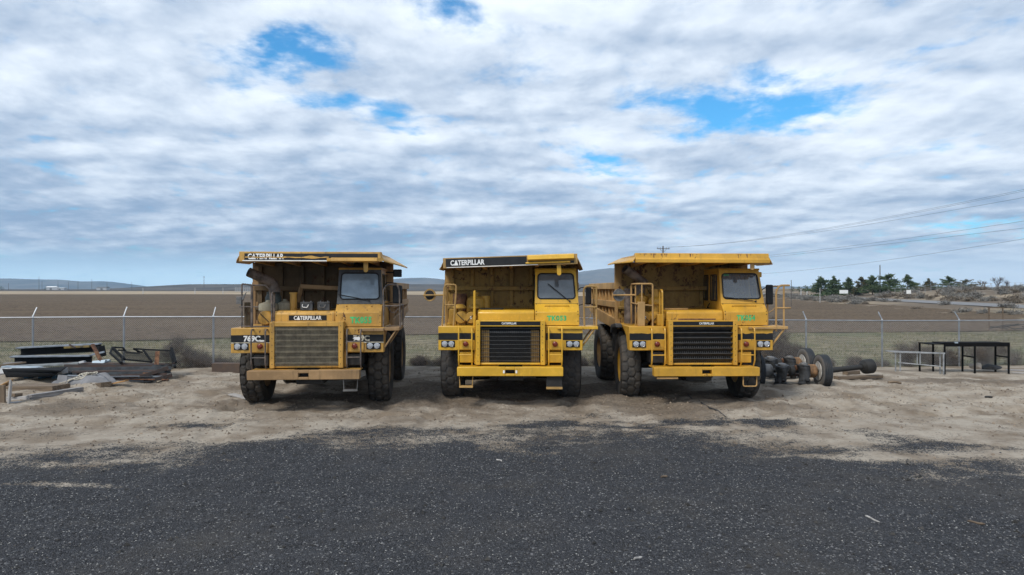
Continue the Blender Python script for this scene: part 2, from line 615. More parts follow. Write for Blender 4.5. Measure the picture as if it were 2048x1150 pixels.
def at(px, py, z=0.0):
    """ground point (height z) that the photograph shows at a pixel"""
    Y = F * (CAMH - z) / (py - 577)
    return Vector(((px - 1024) / F * Y, Y, z))


def air(px, py, Y):
    return Vector(((px - 1024) / F * Y, Y, CAMH - (py - 577) / F * Y))
# ------------------------------------------------------------------ ground materials
def ground_material():
    m, N, b, out = material('yard_ground')
    t = N.n('ShaderNodeTexCoord')
    P = t.outputs['Object']
    at_s = N.n('ShaderNodeAttribute', attribute_name='sand').outputs['Fac']
    at_g = N.n('ShaderNodeAttribute', attribute_name='grass').outputs['Fac']
    at_f = N.n('ShaderNodeAttribute', attribute_name='far').outputs['Fac']
    # gravel: crushed dark stone, every chip its own grey
    v1 = N.n('ShaderNodeTexVoronoi', {'Vector': P, 'Scale': 58.0, 'Randomness': 1.0})
    v2 = N.n('ShaderNodeTexVoronoi', {'Vector': P, 'Scale': 130.0, 'Randomness': 1.0})
    s1 = N.n('ShaderNodeSeparateColor', {0: v1.outputs['Color']})
    s2 = N.n('ShaderNodeSeparateColor', {0: v2.outputs['Color']})
    val = N.math('ADD', N.math('MULTIPLY', N.math('POWER', s1.outputs[0], 2.2), .6), N.math('MULTIPLY', N.math('POWER', s2.outputs[0], 2.2), .4))
    g1 = N.mix(val, (.014, .0147, .017), (.112, .116, .128))
    spk = N.math('MULTIPLY', N.math('GREATER_THAN', s1.outputs[1], .972), N.math('GREATER_THAN', s2.outputs[1], .35))
    g1 = N.mix(N.math('MULTIPLY', spk, .85), g1, (.50, .49, .46))
    patch = N.noise(P, .45, 6, .62)
    g1 = N.mix(N.ss(patch, .46, .72, 0, .55), g1, (.088, .080, .071))
    fines = N.noise(N.mapping(P, (.5, 1.6, 1)), 1.0, 5, .6)
    g1 = N.mix(N.ss(fines, .5, .68, 0, .4), g1, (.058, .060, .067))
    dk = N.noise(N.mapping(P, (1.3, 2.4, 1)), 1.6, 9, .75)
    g1 = N.mix(N.ss(dk, .50, .74, 0, .55), g1, (.018, .018, .020))
    # sand
    sn = N.noise(P, .9, 6, .6)
    sf = N.noise(P, 14, 5, .65)
    sc = N.mix(N.ss(sn, .34, .62), (.20, .160, .118), (.355, .312, .255))
    sc = N.mix(N.ss(sf, .42, .75, 0, .40), sc, (.20, .158, .118))
    sp = N.n('ShaderNodeTexVoronoi', {'Vector': P, 'Scale': 26.0})
    spc = N.n('ShaderNodeSeparateColor', {0: sp.outputs['Color']})
    chips = N.math('MULTIPLY', N.math('GREATER_THAN', spc.outputs[0], .90), N.ss(N.noise(P, 1.1, 4, .6), .46, .62))
    sc = N.mix(N.math('MULTIPLY', chips, .75), sc, (.06, .052, .045))
    damp_shade = N.noise(N.vmath('ADD', P, (4, 9, 0)), .75, 7, .66)
    sc = N.mix(N.ss(damp_shade, .52, .68, 0, .5), sc, (.118, .088, .062))
    at_d = N.n('ShaderNodeAttribute', attribute_name='damp_shade').outputs['Fac']
    dmp_shade = N.ss(N.math('ADD', at_d, N.math('MULTIPLY', N.math('SUBTRACT', sf, .5), .8)), .25, .75, 0, .80)  # darkens moist soil and paints in the shade around the trucks
    sc = N.mix(dmp_shade, sc, N.mix(N.ss(sf, .35, .65), (.078, .060, .045), (.175, .138, .102)))
    # winter grass strip and the far ground
    gn = N.noise(N.mapping(P, (.7, 2.2, 1)), 1.0, 7, .68)
    gg = N.noise(P, .16, 4, .55)
    gc = N.mix(N.ss(gn, .40, .60), (.070, .068, .034), (.245, .205, .130))
    gc = N.mix(N.ss(N.noise(N.mapping(P, (.25, .9, 1)), 1.0, 6, .65), .52, .68, 0, .6), gc, (.12, .092, .062))
    gc = N.mix(N.ss(gg, .50, .62, 0, .45), gc, (.070, .098, .036))
    fn = N.noise(N.mapping(P, (.004, .02, 1)), 1.0, 6, .6)
    fc = N.mix(N.ss(fn, .4, .62), (.135, .105, .075), (.30, .24, .165))
    bnd = N.noise(P, 4.5, 7, .72)
    f_s = N.math('ADD', at_s, N.math('MULTIPLY', N.math('SUBTRACT', bnd, .5), 1.5))
    f_s = N.math('ADD', f_s, N.math('MULTIPLY', N.math('SUBTRACT', s1.outputs[2], .5), .55))
    f_s = N.math('ADD', f_s, N.math('MULTIPLY', N.math('SUBTRACT', N.noise(P, 28, 4, .7), .5), .9))
    f_s = N.ss(f_s, .36, .64)
    c = N.mix(f_s, g1, sc)
    f_g = N.ss(N.math('ADD', at_g, N.math('MULTIPLY', N.math('SUBTRACT', bnd, .5), .9)), .35, .65)
    c = N.mix(f_g, c, gc)
    c = N.mix(at_f, c, fc)
    N.put(b, 'Base Color', c)
    b.inputs['Roughness'].default_value = .95
    b.inputs['Specular IOR Level'].default_value = .25
    hg = N.math('ADD', N.math('MULTIPLY', v1.outputs['Distance'], -1.0), N.math('MULTIPLY', s1.outputs[2], .5))
    hs = N.math('ADD', N.math('MULTIPLY', N.noise(P, 9, 7, .65), 1.1), N.math('MULTIPLY', sf, .5))
    h = N.n('ShaderNodeMix', {0: f_s, 2: hg, 3: hs}, data_type='FLOAT')
    N.put(b, 'Normal', N.n('ShaderNodeBump', {'Height': h.outputs[0], 'Strength': .75, 'Distance': .035}))
    return m


M_GROUND = ground_material()

# one sheet: fine in the yard, coarse to the horizon
xs = np.concatenate([-np.geomspace(9000, 24.3, 70), np.arange(-24, 24.01, .075), np.geomspace(24.3, 9000, 90)])
ys = np.concatenate([np.linspace(-60, 4.6, 26), np.arange(4.7, 27.5, .065), np.arange(27.8, 60, .35), np.geomspace(61, 9000, 110)])
gx, gy = np.meshgrid(xs, ys)
gz = base_z(gx, gy) + relief(gx, gy)
nx, ny = len(xs), len(ys)
idx = np.arange(nx * ny).reshape(ny, nx)
fc = np.stack([idx[:-1, :-1], idx[:-1, 1:], idx[1:, 1:], idx[1:, :-1]], -1).reshape(-1, 4)
fl = fence_y(gx)
grass = sstep(fl - .3, fl + .5, gy)
far = sstep(60, 90, gy) * (1 - .0 * gx)
far = np.maximum(far, sstep(6, 14, road_dist(gx, gy)) * sstep(20, 40, gy))
ground = npmesh('ground', np.stack([gx, gy, gz], -1).reshape(-1, 3), fc, M_GROUND,
                {'sand': sandiness(gx, gy), 'damp_shade': churn_shade(gx, gy), 'grass': grass, 'far': far}, smooth=True)
tag(ground, kind='structure', label='yard of dark gravel and pale sand running out to dry plain', cat='ground')

# ploughed field
m, N, b, out = material('ploughed_soil')
t = N.n('ShaderNodeTexCoord')
P = t.outputs['Object']
c1 = N.noise(N.mapping(P, (1.0, 1.6, 1)), 2.2, 8, .72)
c2 = N.noise(N.mapping(P, (.03, .12, 1)), 1.0, 5, .6)
c = N.mix(N.ss(c1, .34, .66), (.060, .044, .030), (.165, .124, .086))
c = N.mix(N.ss(c2, .42, .66, 0, .45), c, (.15, .112, .076))
N.put(b, 'Base Color', c)
b.inputs['Roughness'].default_value = 1.0
b.inputs['Specular IOR Level'].default_value = .1
N.put(b, 'Normal', N.n('ShaderNodeBump', {'Height': c1, 'Strength': .9, 'Distance': .12}))
M_FIELD = m


def strip(name, near, farr, nu, nv, mat, lift, wob=0.0, seed=0, rough=0.0, geo=2.2):
    """sheet between a near and a far polyline (lists of (x, y))"""
    nl, fl_ = np.array(near, float), np.array(farr, float)
    u = np.linspace(0, 1, nu)
    def along(pl):
        s = np.concatenate([[0], np.cumsum(np.hypot(*np.diff(pl, axis=0).T))])
        s /= s[-1]
        return np.interp(u, s, pl[:, 0]), np.interp(u, s, pl[:, 1])
    ax_, ay_ = along(nl)
    bx_, by_ = along(fl_)
    if wob:
        ay_ = ay_ + (fbm(ax_, ay_ * 0 + seed, .25, 3, seed) - .5) * wob
        by_ = by_ + (fbm(bx_, by_ * 0 + seed, .02, 3, seed + 1) - .5) * wob * 6
    v = np.linspace(0, 1, nv)[:, None] ** geo
    X, Y = ax_ * (1 - v) + bx_ * v, ay_ * (1 - v) + by_ * v
    Z = base_z(X, Y) + lift
    if rough:
        Z = Z + (fbm(X, Y * 1.5, 1.1, 4, seed + 3) - .35) * rough * np.clip(v * 30, 0, 1)
    i = np.arange(nu * nv).reshape(nv, nu)
    f = np.stack([i[:-1, :-1], i[:-1, 1:], i[1:, 1:], i[1:, :-1]], -1).reshape(-1, 4)
    o = npmesh(name, np.stack([X, Y, Z], -1).reshape(-1, 3), f, mat, smooth=True)
    tag(o, kind='structure')
    return o


rp = lambda d, s: (ROAD_P + ROAD_D * s + np.array((ROAD_D[1], -ROAD_D[0])) * d)
field_edge = [rp(-15, -24), rp(-15, 40), rp(-15, 150)]
strip('field', [(-320, 30), (-60, 33.5), (-22, 36.5), (-4, 43), (12, 47), (34, 50), tuple(rp(-8, -31))],
      [(-900, 330), (-300, 318), (-100, 312), (20, 270), tuple(rp(-5, 150)), tuple(rp(-5, 90)), tuple(rp(-5, 40)), tuple(rp(-5, 0)), tuple(rp(-5, -28))],
      700, 260, M_FIELD, .05, wob=1.2, seed=3, rough=.14).select_set(False)
bpy.data.objects['field']['label'] = 'brown ploughed field beyond the fence'
bpy.data.objects['field']['category'] = 'field'

# tan stubble beyond the ploughed field
M_TAN = simple('stubble', (.36, .29, .20), .95, var=.35, scale=.02, col2=(.27, .21, .145), spec=.1)
strip('stubble_field', [(-1400, 338), (-300, 324), (-100, 318), (20, 276), (60, 262)], [(-2600, 900), (-700, 760), (-150, 690), (80, 560), (130, 430)], 60, 30, M_TAN, .12, geo=1.0)
bpy.data.objects['stubble_field']['label'] = 'pale tan stubble field behind the ploughed one'
bpy.data.objects['stubble_field']['category'] = 'field'
M_SCRUB = simple('dark_scrub', (.10, .085, .07), .95, var=.4, scale=.012, spec=.1)
strip('scrubland', [(-3600, 930), (-700, 770), (-150, 700), (85, 570)], [(-6000, 5200), (-1500, 5200), (600, 5200), (1400, 5200)], 80, 60, M_SCRUB, .35, geo=1.6)
bpy.data.objects['scrubland']['label'] = 'dark scrub plain in the far distance'
bpy.data.objects['scrubland']['category'] = 'plain'

# country road on its low bank
m, N, b, out = material('old_asphalt')
t = N.n('ShaderNodeTexCoord')
a1 = N.noise(t.outputs['Object'], .8, 6, .6)
a2 = N.noise(t.outputs['Object'], 18, 4, .7)
c = N.mix(N.ss(a1, .35, .65), (.15, .15, .155), (.22, .215, .21))
c = N.mix(N.ss(a2, .5, .8, 0, .4), c, (.14, .14, .14))
N.put(b, 'Base Color', c)
b.inputs['Roughness'].default_value = .9
M_ROAD = m
strip('road', [rp(0, -90), rp(0, 0), rp(0, 160), rp(-4, 420)], [rp(9, -90), rp(9, 0), rp(9, 160), rp(6, 420)], 120, 6, M_ROAD, .06, geo=1.0)
bpy.data.objects['road']['label'] = 'grey country road crossing behind the field'
bpy.data.objects['road']['category'] = 'road'


# ------------------------------------------------------------------ hills and mountains
def hill(name, label, crest, Y, depth, mat, seed, rough=.10, n=220, mrows=34):
    """crest: list of photo points (px, py) of the skyline, stood at distance Y as a real ridge"""
    px = np.linspace(crest[0][0], crest[-1][0], n)
    py = np.interp(px, [c_[0] for c_ in crest], [c_[1] for c_ in crest])
    X = (px - 1024) / F * Y
    H = np.maximum(CAMH + (577 - py) / F * Y, 0)
    v = np.linspace(-1, 1, mrows)
    prof = np.cos(np.clip(v, -1, 1) * math.pi / 2) ** 1.25
    XX = np.repeat(X[None], mrows, 0)
    YY = Y + v[:, None] * depth * (1 + 0 * XX)
    rr = fbm(XX, YY, 1 / (depth * .55), 5, seed, .55) - .5
    gul = 1 - np.abs(2 * fbm(XX, YY * .45, 1 / (depth * .22), 4, seed + 5) - 1)
    hf = np.clip(H / max(H.max(), 1), 0, 1)
    side = np.sin(np.pi * np.clip(prof, 0, 1))
    ZZ = prof[:, None] * H[None] + (rr * rough * 2 - (gul ** 2) * rough * .9) * H.max() * side[:, None] * hf[None]
    i = np.arange(n * mrows).reshape(mrows, n)
    f = np.stack([i[:-1, :-1], i[:-1, 1:], i[1:, 1:], i[1:, :-1]], -1).reshape(-1, 4)
    o = npmesh(name, np.stack([XX, YY, ZZ - 2], -1).reshape(-1, 3), f, mat, smooth=True)
    return tag(o, label, 'hill', kind='structure')


M_HILL = simple('dry_hillside', (.15, .125, .10), 1.0, var=.45, scale=.0035, spec=.05, col2=(.085, .075, .068))
hill('hill', 'long low blue ridge behind the field at far left',
     [(-420, 574), (-300, 566), (-160, 560), (-40, 556), (20, 556.5), (60, 558), (110, 558.6), (150, 562), (180, 562.5), (205, 562), (222, 565), (236, 571), (252, 577.4)], 5600, 900, M_HILL, 3)
hill('hill', 'blue hill seen between the left truck and the middle one',
     [(690, 577.4), (735, 570), (775, 560), (800, 556.5), (825, 555.3), (850, 555), (872, 556.5), (900, 560), (950, 568), (1010, 577.4)], 5600, 900, M_HILL, 8)
hill('mountain', 'tall blue mountain behind the middle and right trucks',
     [(985, 577.4), (1040, 568), (1090, 558), (1130, 549), (1165, 542.5), (1195, 538.5), (1218, 536), (1240, 536.5), (1270, 543), (1310, 553), (1370, 565), (1440, 577.4)], 6100, 1300, M_HILL, 14, rough=.16)
hill('hill', 'faint far range showing beside the right truck cab',
     [(1380, 577.4), (1440, 574), (1500, 571), (1530, 572.5), (1560, 570), (1590, 573), (1630, 572), (1700, 576), (1730, 577.4)], 6800, 500, M_HILL, 19)

# ------------------------------------------------------------------ vegetation
M_GRASS = simple('winter_grass', (.20, .18, .095), .9, var=.5, scale=.25, col2=(.085, .10, .045), spec=.1)
M_DRYGRASS = simple('dry_grass', (.30, .25, .16), .9, var=.4, scale=.4, spec=.1)


def blades(name, X, Y, h, w, mat, label, seed, lift=0.0):
    r = np.random.default_rng(seed)
    n = len(X)
    Z = base_z(X, Y) + lift
    a = r.uniform(0, 2 * np.pi, n)
    hh = h * r.uniform(.4, 1.3, n)
    lean = hh * r.uniform(.2, .9, n)
    la = r.uniform(0, 2 * np.pi, n)
    dx, dy = np.cos(a) * w / 2, np.sin(a) * w / 2
    p0 = np.stack([X - dx, Y - dy, Z], -1)
    p1 = np.stack([X + dx, Y + dy, Z], -1)
    p2 = np.stack([X + np.cos(la) * lean, Y + np.sin(la) * lean, Z + hh], -1)
    v = np.stack([p0, p1, p2], 1).reshape(-1, 3)
    o = npmesh(name, v, np.arange(3 * n).reshape(-1, 3), mat)
    return tag(o, label, 'grass', kind='stuff')


def field_near(x):
    return np.interp(x, [-60, -22, -4, 12, 34, 60], [33.5, 36.5, 43, 47, 50, 55])


nb = 60000
X = rng.uniform(-34, 44, nb)
Y = fence_y(X) + .2 + (field_near(X) - fence_y(X) + 1.0) * rng.uniform(0, 1, nb)
keep = fbm(X, Y, .30, 4, 40) > rng.uniform(.30, .62, nb)
blades('grass', X[keep], Y[keep], .09, .03, M_GRASS, 'short green winter grass between fence and ploughed field', 1)
X = rng.uniform(-34, 46, 16000)
Y = fence_y(X) + .1 + (field_near(X) - fence_y(X) + 1.5) * rng.uniform(0, 1, 16000)
keep = fbm(X, Y, .22, 4, 50) > rng.uniform(.42, .68, 16000)
blades('dry_grass', X[keep], Y[keep], .16, .025, M_DRYGRASS, 'straw coloured dead grass scattered through the green strip', 2)

M_SAGE = simple('sage_leaf', (.25, .24, .22), .95, var=.45, scale=1.4, col2=(.11, .104, .094), spec=.1)
M_SAGE2 = simple('dry_sage_leaf', (.19, .162, .13), .95, var=.45, scale=1.4, col2=(.085, .068, .05), spec=.1)
M_TWIG = simple('twig', (.10, .075, .055), .95, var=.4, scale=3)
M_WEED = simple('tumbleweed_twig', (.135, .105, .080), .95, var=.45, scale=5, col2=(.055, .043, .035), spec=.1)


def bush_mesh(name, mat, n, rx, rz, seed, leaf=.11, spread=1.0):
    """many small leaf faces on short sprays, uneven outline"""
    r = np.random.default_rng(seed)
    cl = r.normal(0, 1, (14, 3))
    cl /= np.linalg.norm(cl, axis=1)[:, None]
    cl[:, 2] = np.abs(cl[:, 2])
    cl *= r.uniform(.25, .72, (14, 1))
    ci = r.integers(0, 14, n)
    p = cl[ci] + r.normal(0, .23 * spread, (n, 3))
    p[:, 2] = np.abs(p[:, 2])
    p = p * (rx, rx, rz)
    d = r.normal(0, 1, (n, 3)) + p / rx * 1.2
    d[:, 2] = np.abs(d[:, 2]) * .8 + .2
    d /= np.linalg.norm(d, axis=1)[:, None]
    s = np.cross(d, r.normal(0, 1, (n, 3)))
    s /= np.linalg.norm(s, axis=1)[:, None]
    L = leaf * r.uniform(.6, 1.6, (n, 1))
    v = np.stack([p - s * L * .28, p + s * L * .28, p + d * L * 1.5], 1).reshape(-1, 3)
    return npmesh(name, v, np.arange(3 * n).reshape(-1, 3), mat)


protos = [bush_mesh('sagebrush', M_SAGE, 520, .85, .8, 61 + i, .12) for i in range(3)] + [bush_mesh('sagebrush', M_SAGE2, 460, .8, .7, 71 + i, .12) for i in range(2)]
used = set()


def place_bush(x, y, sc, label, group, k):
    p = protos[k]
    if k in used:
        o = p.copy()
        COL.objects.link(o)
    else:
        o = p
        used.add(k)
    o.location = (x, y, float(base_z(x, y)) - .05)
    o.rotation_euler = (0, 0, random.uniform(0, 6.28))
    o.scale = (sc * random.uniform(.9, 1.35), sc * random.uniform(.9, 1.35), sc * random.uniform(.75, 1.1))
    tag(o, label, 'bush', group)


cnt = 0
while cnt < 124:        # belt between the field and the road
    s_, d_ = random.uniform(-26, 190), random.uniform(-6.5, -.5)
    if s_ < 45 and random.random() < .86:
        continue
    x, y = rp(d_, s_)
    place_bush(x, y, random.uniform(.7, 1.5), 'grey sagebrush in the belt between ploughed field and road', 'sagebrush beside the road', random.choice((0, 0, 1, 1, 2, 3)))
    cnt += 1
cnt = 0
while cnt < 175:        # bank beyond the road
    s_, d_ = random.uniform(-30, 150), 12 + 40 * random.random() ** 1.3
    if s_ < 20 and d_ < 20 and random.random() < .75:
        continue
    x, y = rp(d_, s_)
    if abs(x / y) > .80:
        continue
    place_bush(x, y, random.uniform(.7, 1.9), 'grey brown sagebrush on the sandy bank beyond the road', 'sagebrush on the far bank', random.choice((0, 1, 2, 3, 3, 4, 4)))
    cnt += 1


# ---- conifers and bare trees on the bank
M_NEEDLE = simple('pine_needles', (.085, .118, .055), .9, var=.5, scale=.9, col2=(.040, .062, .030), spec=.2)
M_NEEDLE2 = simple('bronze_needles', (.105, .092, .048), .9, var=.45, scale=.9, col2=(.045, .048, .026), spec=.2)
M_BARK = simple('bark', (.11, .085, .065), .95, var=.4, scale=3)
M_BARE = simple('bare_bark', (.10, .083, .083), .95, var=.3, scale=3)


def conifer(name, label, cat, loc, H, Wd, mat, seed, shape='cone', n=1500, group=None):
    r = np.random.default_rng(seed)
    root = empty(name, loc)
    tag(root, label, cat, group)
    t_ = MB()
    t_.tube([(0, 0, -.3), (.05, .02, H * .45), (.02, -.03, H * .93)], [H * .035, H * .022, .02], 7)
    V, Fc = [], []
    nl = 40
    for i in range(nl):
        f_ = i / (nl - 1)
        z = H * (.10 + .86 * f_)
        if shape == 'cone':
            rad = Wd / 2 * (1 - f_) ** .95
        elif shape == 'round':
            rad = Wd / 2 * math.sin(math.pi * min(1, .16 + .84 * f_)) ** .6
        else:
            rad = Wd / 2 * (1.0 - f_ ** 2.2) * (.75 + .25 * math.sin(f_ * 9))
        rad *= r.uniform(.55, 1.22)
        a0 = r.uniform(0, 6.28)
        tip = np.array((math.cos(a0) * rad, math.sin(a0) * rad, r.uniform(-.06, .10) * Wd))
        t_.tube([(0, 0, z), (tip[0] * .9, tip[1] * .9, z + tip[2] * .9)], [H * .008, .008], 4)
        k = int(n / nl * (.5 + 1.0 * (1 - f_ * .6)))
        q = r.uniform(.12, 1, k) ** .7
        p = np.outer(q, tip) + np.array((0, 0, z)) + r.normal(0, 1, (k, 3)) * (.07 * Wd * (1 - f_ * .7), .07 * Wd * (1 - f_ * .7), .022 * H)
        d = r.normal(0, 1, (k, 3)) + np.array((math.cos(a0), math.sin(a0), .5)) * .9
        d /= np.linalg.norm(d, axis=1)[:, None]
        s_ = np.cross(d, r.normal(0, 1, (k, 3)))
        s_ /= np.linalg.norm(s_, axis=1)[:, None]
        L = H * .055 * r.uniform(.6, 1.5, (k, 1))
        V.append(np.stack([p - s_ * L * .33, p + s_ * L * .33, p + d * L * 1.5], 1).reshape(-1, 3))
    V = np.concatenate(V)
    t_.build('trunk', M_BARK, root)
    npmesh('crown', V, np.arange(len(V)).reshape(-1, 3), mat, parent=root)
    return root


tree_rows = [  # px centre, top py, width px, distance, shape, material, label
    (1641, 556, 36, 205, 'wide', 0, 'broad dark pine at the left end of the tree row on the bank'),
    (1668, 556, 27, 200, 'cone', 0, 'dark conical pine crowding the broad pine at the row\'s left end'),
    (1697, 557, 23, 210, 'cone', 0, 'small pointed blue green conifer above the wide white sign'),
    (1722, 555, 20, 205, 'round', 1, 'small bronze tinged oval conifer right of the wide white sign'),
    (1745, 553, 30, 200, 'wide', 0, 'bushy dark pine just left of the tall utility pole'),
    (1777, 549, 42, 195, 'wide', 0, 'largest dark spreading pine just right of the tall utility pole'),
    (1815, 553, 32, 200, 'cone', 0, 'pointed layered conifer above the square white sign'),
    (1857, 561, 30, 195, 'cone', 1, 'low olive conifer standing alone right of the square white sign'),
    (1897, 556, 33, 190, 'wide', 0, 'rounded dark green pine between two olive conifers'),
    (1932, 561, 32, 190, 'round', 1, 'squat olive conifer beside the bare grey trees'),
]
for i, (px, py, w, Y, sh, mi, lb) in enumerate(tree_rows):
    X = (px - 1024) / F * Y
    zb = float(base_z(X, Y))
    H = CAMH + (577 - py) / F * Y - zb
    conifer('pine_tree', lb, 'tree', (X, Y, zb), H, w / F * Y * 1.75, (M_NEEDLE, M_NEEDLE2)[mi], 200 + i, sh, n=3400)
for i, (px, py, w, Y) in enumerate([(1611, 571, 16, 300), (1598, 573, 12, 310), (1625, 572, 18, 290), (1585, 574, 14, 330)]):
    X = (px - 1024) / F * Y
    zb = float(base_z(X, Y))
    conifer('shrub_tree', 'small dark distant tree low on the skyline right of the right truck', 'tree', (X, Y, zb), CAMH + (577 - py) / F * Y - zb, w / F * Y, M_NEEDLE, 230 + i, 'round', n=500, group='small trees on the skyline')
X, Y = (2037 - 1024) / F * 230, 230
zb = float(base_z(X, Y))
conifer('shrub_tree', 'small dark distant tree at the far right end of the bank', 'tree', (X, Y, zb), CAMH + (577 - 571) / F * Y - zb, 22 / F * Y, M_NEEDLE, 240, 'round', n=500)


def bare_tree(label, loc, H, seed, spread=.55):
    r = random.Random(seed)
    root = empty('bare_tree', loc)
    tag(root, label, 'tree', 'bare trees at the end of the row')
    t_, c_ = MB(), MB()
    def grow(p, d, L, rad, lev):
        q = p + d * L
        (t_ if lev < 2 else c_).tube([p, (p + q) / 2 + Vector((r.uniform(-1, 1), r.uniform(-1, 1), 0)) * L * .06, q], [rad, rad * .8, rad * .6], 5 if lev < 2 else 3, cap=False)
        if lev >= 5:
            return
        for _ in range(3 if lev < 4 else 2):
            nd = (d + Vector((r.uniform(-1, 1), r.uniform(-1, 1), r.uniform(-.2, .6))) * spread).normalized()
            grow(p + d * L * r.uniform(.55, 1), nd, L * r.uniform(.6, .85), rad * .58, lev + 1)
    for _ in range(3):
        grow(Vector((r.uniform(-.2, .2), r.uniform(-.2, .2), -.2)), Vector((r.uniform(-.35, .35), r.uniform(-.35, .35), 1)).normalized(), H * .30, H * .022, 0)
    t_.build('trunk', M_BARE, root)
    c_.build('crown', M_BARE, root, smooth=False)


for i, (px, py, Y, lb) in enumerate([(1966, 560, 190, 'lower leafless grey tree next to the squat olive conifer'),
                                     (1994, 555, 188, 'tallest leafless grey tree on the bank'),
                                     (2012, 562, 195, 'rightmost leafless grey tree on the bank')]):
    X = (px - 1024) / F * Y
    zb = float(base_z(X, Y))
    bare_tree(lb, (X, Y, zb), (CAMH + (577 - py) / F * Y - zb) * 1.45, 300 + i)


# ---- tumbleweeds against the fence
def weed_mesh(seed, n=520, rad=.42):
    r = np.random.default_rng(seed)
    V = []
    d = r.normal(0, 1, (n, 3))
    d /= np.linalg.norm(d, axis=1)[:, None]
    d[:, 2] *= .8
    p = d * rad * r.uniform(.15, .95, (n, 1))
    e = np.cross(d, r.normal(0, 1, (n, 3)))
    e /= np.linalg.norm(e, axis=1)[:, None]
    e = e + d * r.uniform(-.1, .9, (n, 1))
    e /= np.linalg.norm(e, axis=1)[:, None]
    s = np.cross(e, d)
    s /= np.linalg.norm(s, axis=1)[:, None] + 1e-6
    L = rad * r.uniform(.3, .8, (n, 1))
    w = .008
    mid = p + e * L * .5 + d * L * .12
    V = np.stack([p - s * w, p + s * w, mid, mid + s * w * .5, p + e * L], 1)
    f = np.arange(n)[:, None] * 5
    F3 = np.concatenate([np.concatenate([f, f + 1, f + 2], 1), np.concatenate([f + 2, f + 3, f + 4], 1)])
    o = npmesh('tumbleweed', V.reshape(-1, 3), F3, M_WEED)
    return o


weeds = [weed_mesh(400 + i) for i in range(3)]
wused = set()


def weed(x, y, z, sc, label, group):
    k = random.randrange(3)
    o = weeds[k]
    if k in wused:
        o = o.copy()
        COL.objects.link(o)
    wused.add(k)
    o.location = (x, y, z)
    o.rotation_euler = (random.uniform(0, 6), random.uniform(0, 6), random.uniform(0, 6))
    o.scale = (sc,) * 3
    tag(o, label, 'tumbleweed', group)


for i in range(60):         # big drift right of the right truck
    t_ = random.random()
    x = random.uniform(9.2, 11.7)
    top = 1.85 * max(.15, 1 - abs(x - 10.5) / 1.3) ** .7
    z = random.uniform(.1, max(.3, top))
    weed(x, fence_y(x) + random.uniform(.15, .8), z - .1, random.uniform(.8, 1.2), 'dry brown tumbleweed in the tall drift against the fence', 'tumbleweeds drifted beside the right truck')
for i in range(26):         # left drift behind the mesh frame
    x = random.uniform(-12.6, -10.2)
    z = random.uniform(.2, .35 + .80 * max(0, 1 - abs(x + 12.1) / 1.0))
    weed(x, fence_y(x) + random.uniform(.1, .6), z, random.uniform(.6, 1.0), 'dark tumbleweed piled on the fence behind the mesh frame', 'tumbleweeds piled at left')
for i in range(80):         # low line along the fence foot
    x = random.choice((random.uniform(-10, -3), random.uniform(-3.6, -2.0), random.uniform(2, 3.2), random.uniform(11, 14)))
    weed(x, fence_y(x) + random.uniform(.1, .45), float(base_z(x, fence_y(x))) + random.uniform(.08, .2), random.uniform(.4, .7), 'small tumbleweed caught low along the foot of the fence', 'tumbleweeds along the fence foot')
for i in range(44):         # behind the black workbench
    x = random.uniform(13.6, 21)
    hi = .25 if x < 15.2 else .75
    weed(x, fence_y(x) + random.uniform(.1, .6), float(base_z(x, fence_y(x))) + random.uniform(.0, hi), random.uniform(.7, 1.1) * (.7 if hi < .5 else 1), 'brown tumbleweed heaped behind the black workbench', 'tumbleweeds behind the workbench')

# ------------------------------------------------------------------ chain link fence
M_GALV = simple('galvanised_steel', (.34, .36, .385), .45, metal=.55, var=.2, scale=3)
M_WIRE = simple('fence_wire', (.28, .29, .31), .6, metal=.4, var=.15, scale=2)
fence = empty('chain_link_fence', (0, fence_y(0), 0))
tag(fence, 'grey chain link fence with angled post tops along the yard', 'fence')
FO = Vector(fence.location)
fd = Vector((1, .112, 0)).normalized()
H_F = 1.88
post_px = [(-118, 'l'), (66, 'l'), (248, 'l'), (427, 'l'), (1612, 'r'), (1764, 'r'), (1918, 'r'), (2066, 'r'), (2205, 'r')]
post_x = []
for px, _ in post_px:
    k = (px - 1024) / F
    X = k * (25.6 + .112) / (1 - .112 * k)
    post_x.append(X)
lx, rx_ = post_x[3], post_x[4]
for i in range(1, 7):
    post_x.append(lx + (rx_ - lx) * i / 7)
post_x = [post_x[0] - 6.1, post_x[0] - 3.05] + sorted(post_x) + [max(post_x) + 3]
rail_pts = []
for X in post_x:
    Yp = fence_y(X)
    zb = float(base_z(X, Yp))
    p = Vector((X, Yp, zb)) - FO
    mb = MB()
    mb.cyl(p + Vector((0, 0, -.2)), p + Vector((0, 0, H_F + .01)), .034, n=12)
    mb.cyl(p + Vector((0, 0, H_F + .01)), p + Vector((0, 0, H_F + .05)), .04, .02, n=12)
    po = mb.build('post', M_GALV, fence)
    arm = MB()
    arm.bar(p + Vector((0, 0, H_F + .03)), p + Vector((-.025, .235, H_F + .32)), .03, .03)
    arm.build('outrigger_arm', M_GALV, po)
    rail_pts.append(p + Vector((0, -.045, H_F - .02)))
rl = MB()
rl.tube(rail_pts, .023, 8)
rl.build('top_rail', M_GALV, fence)
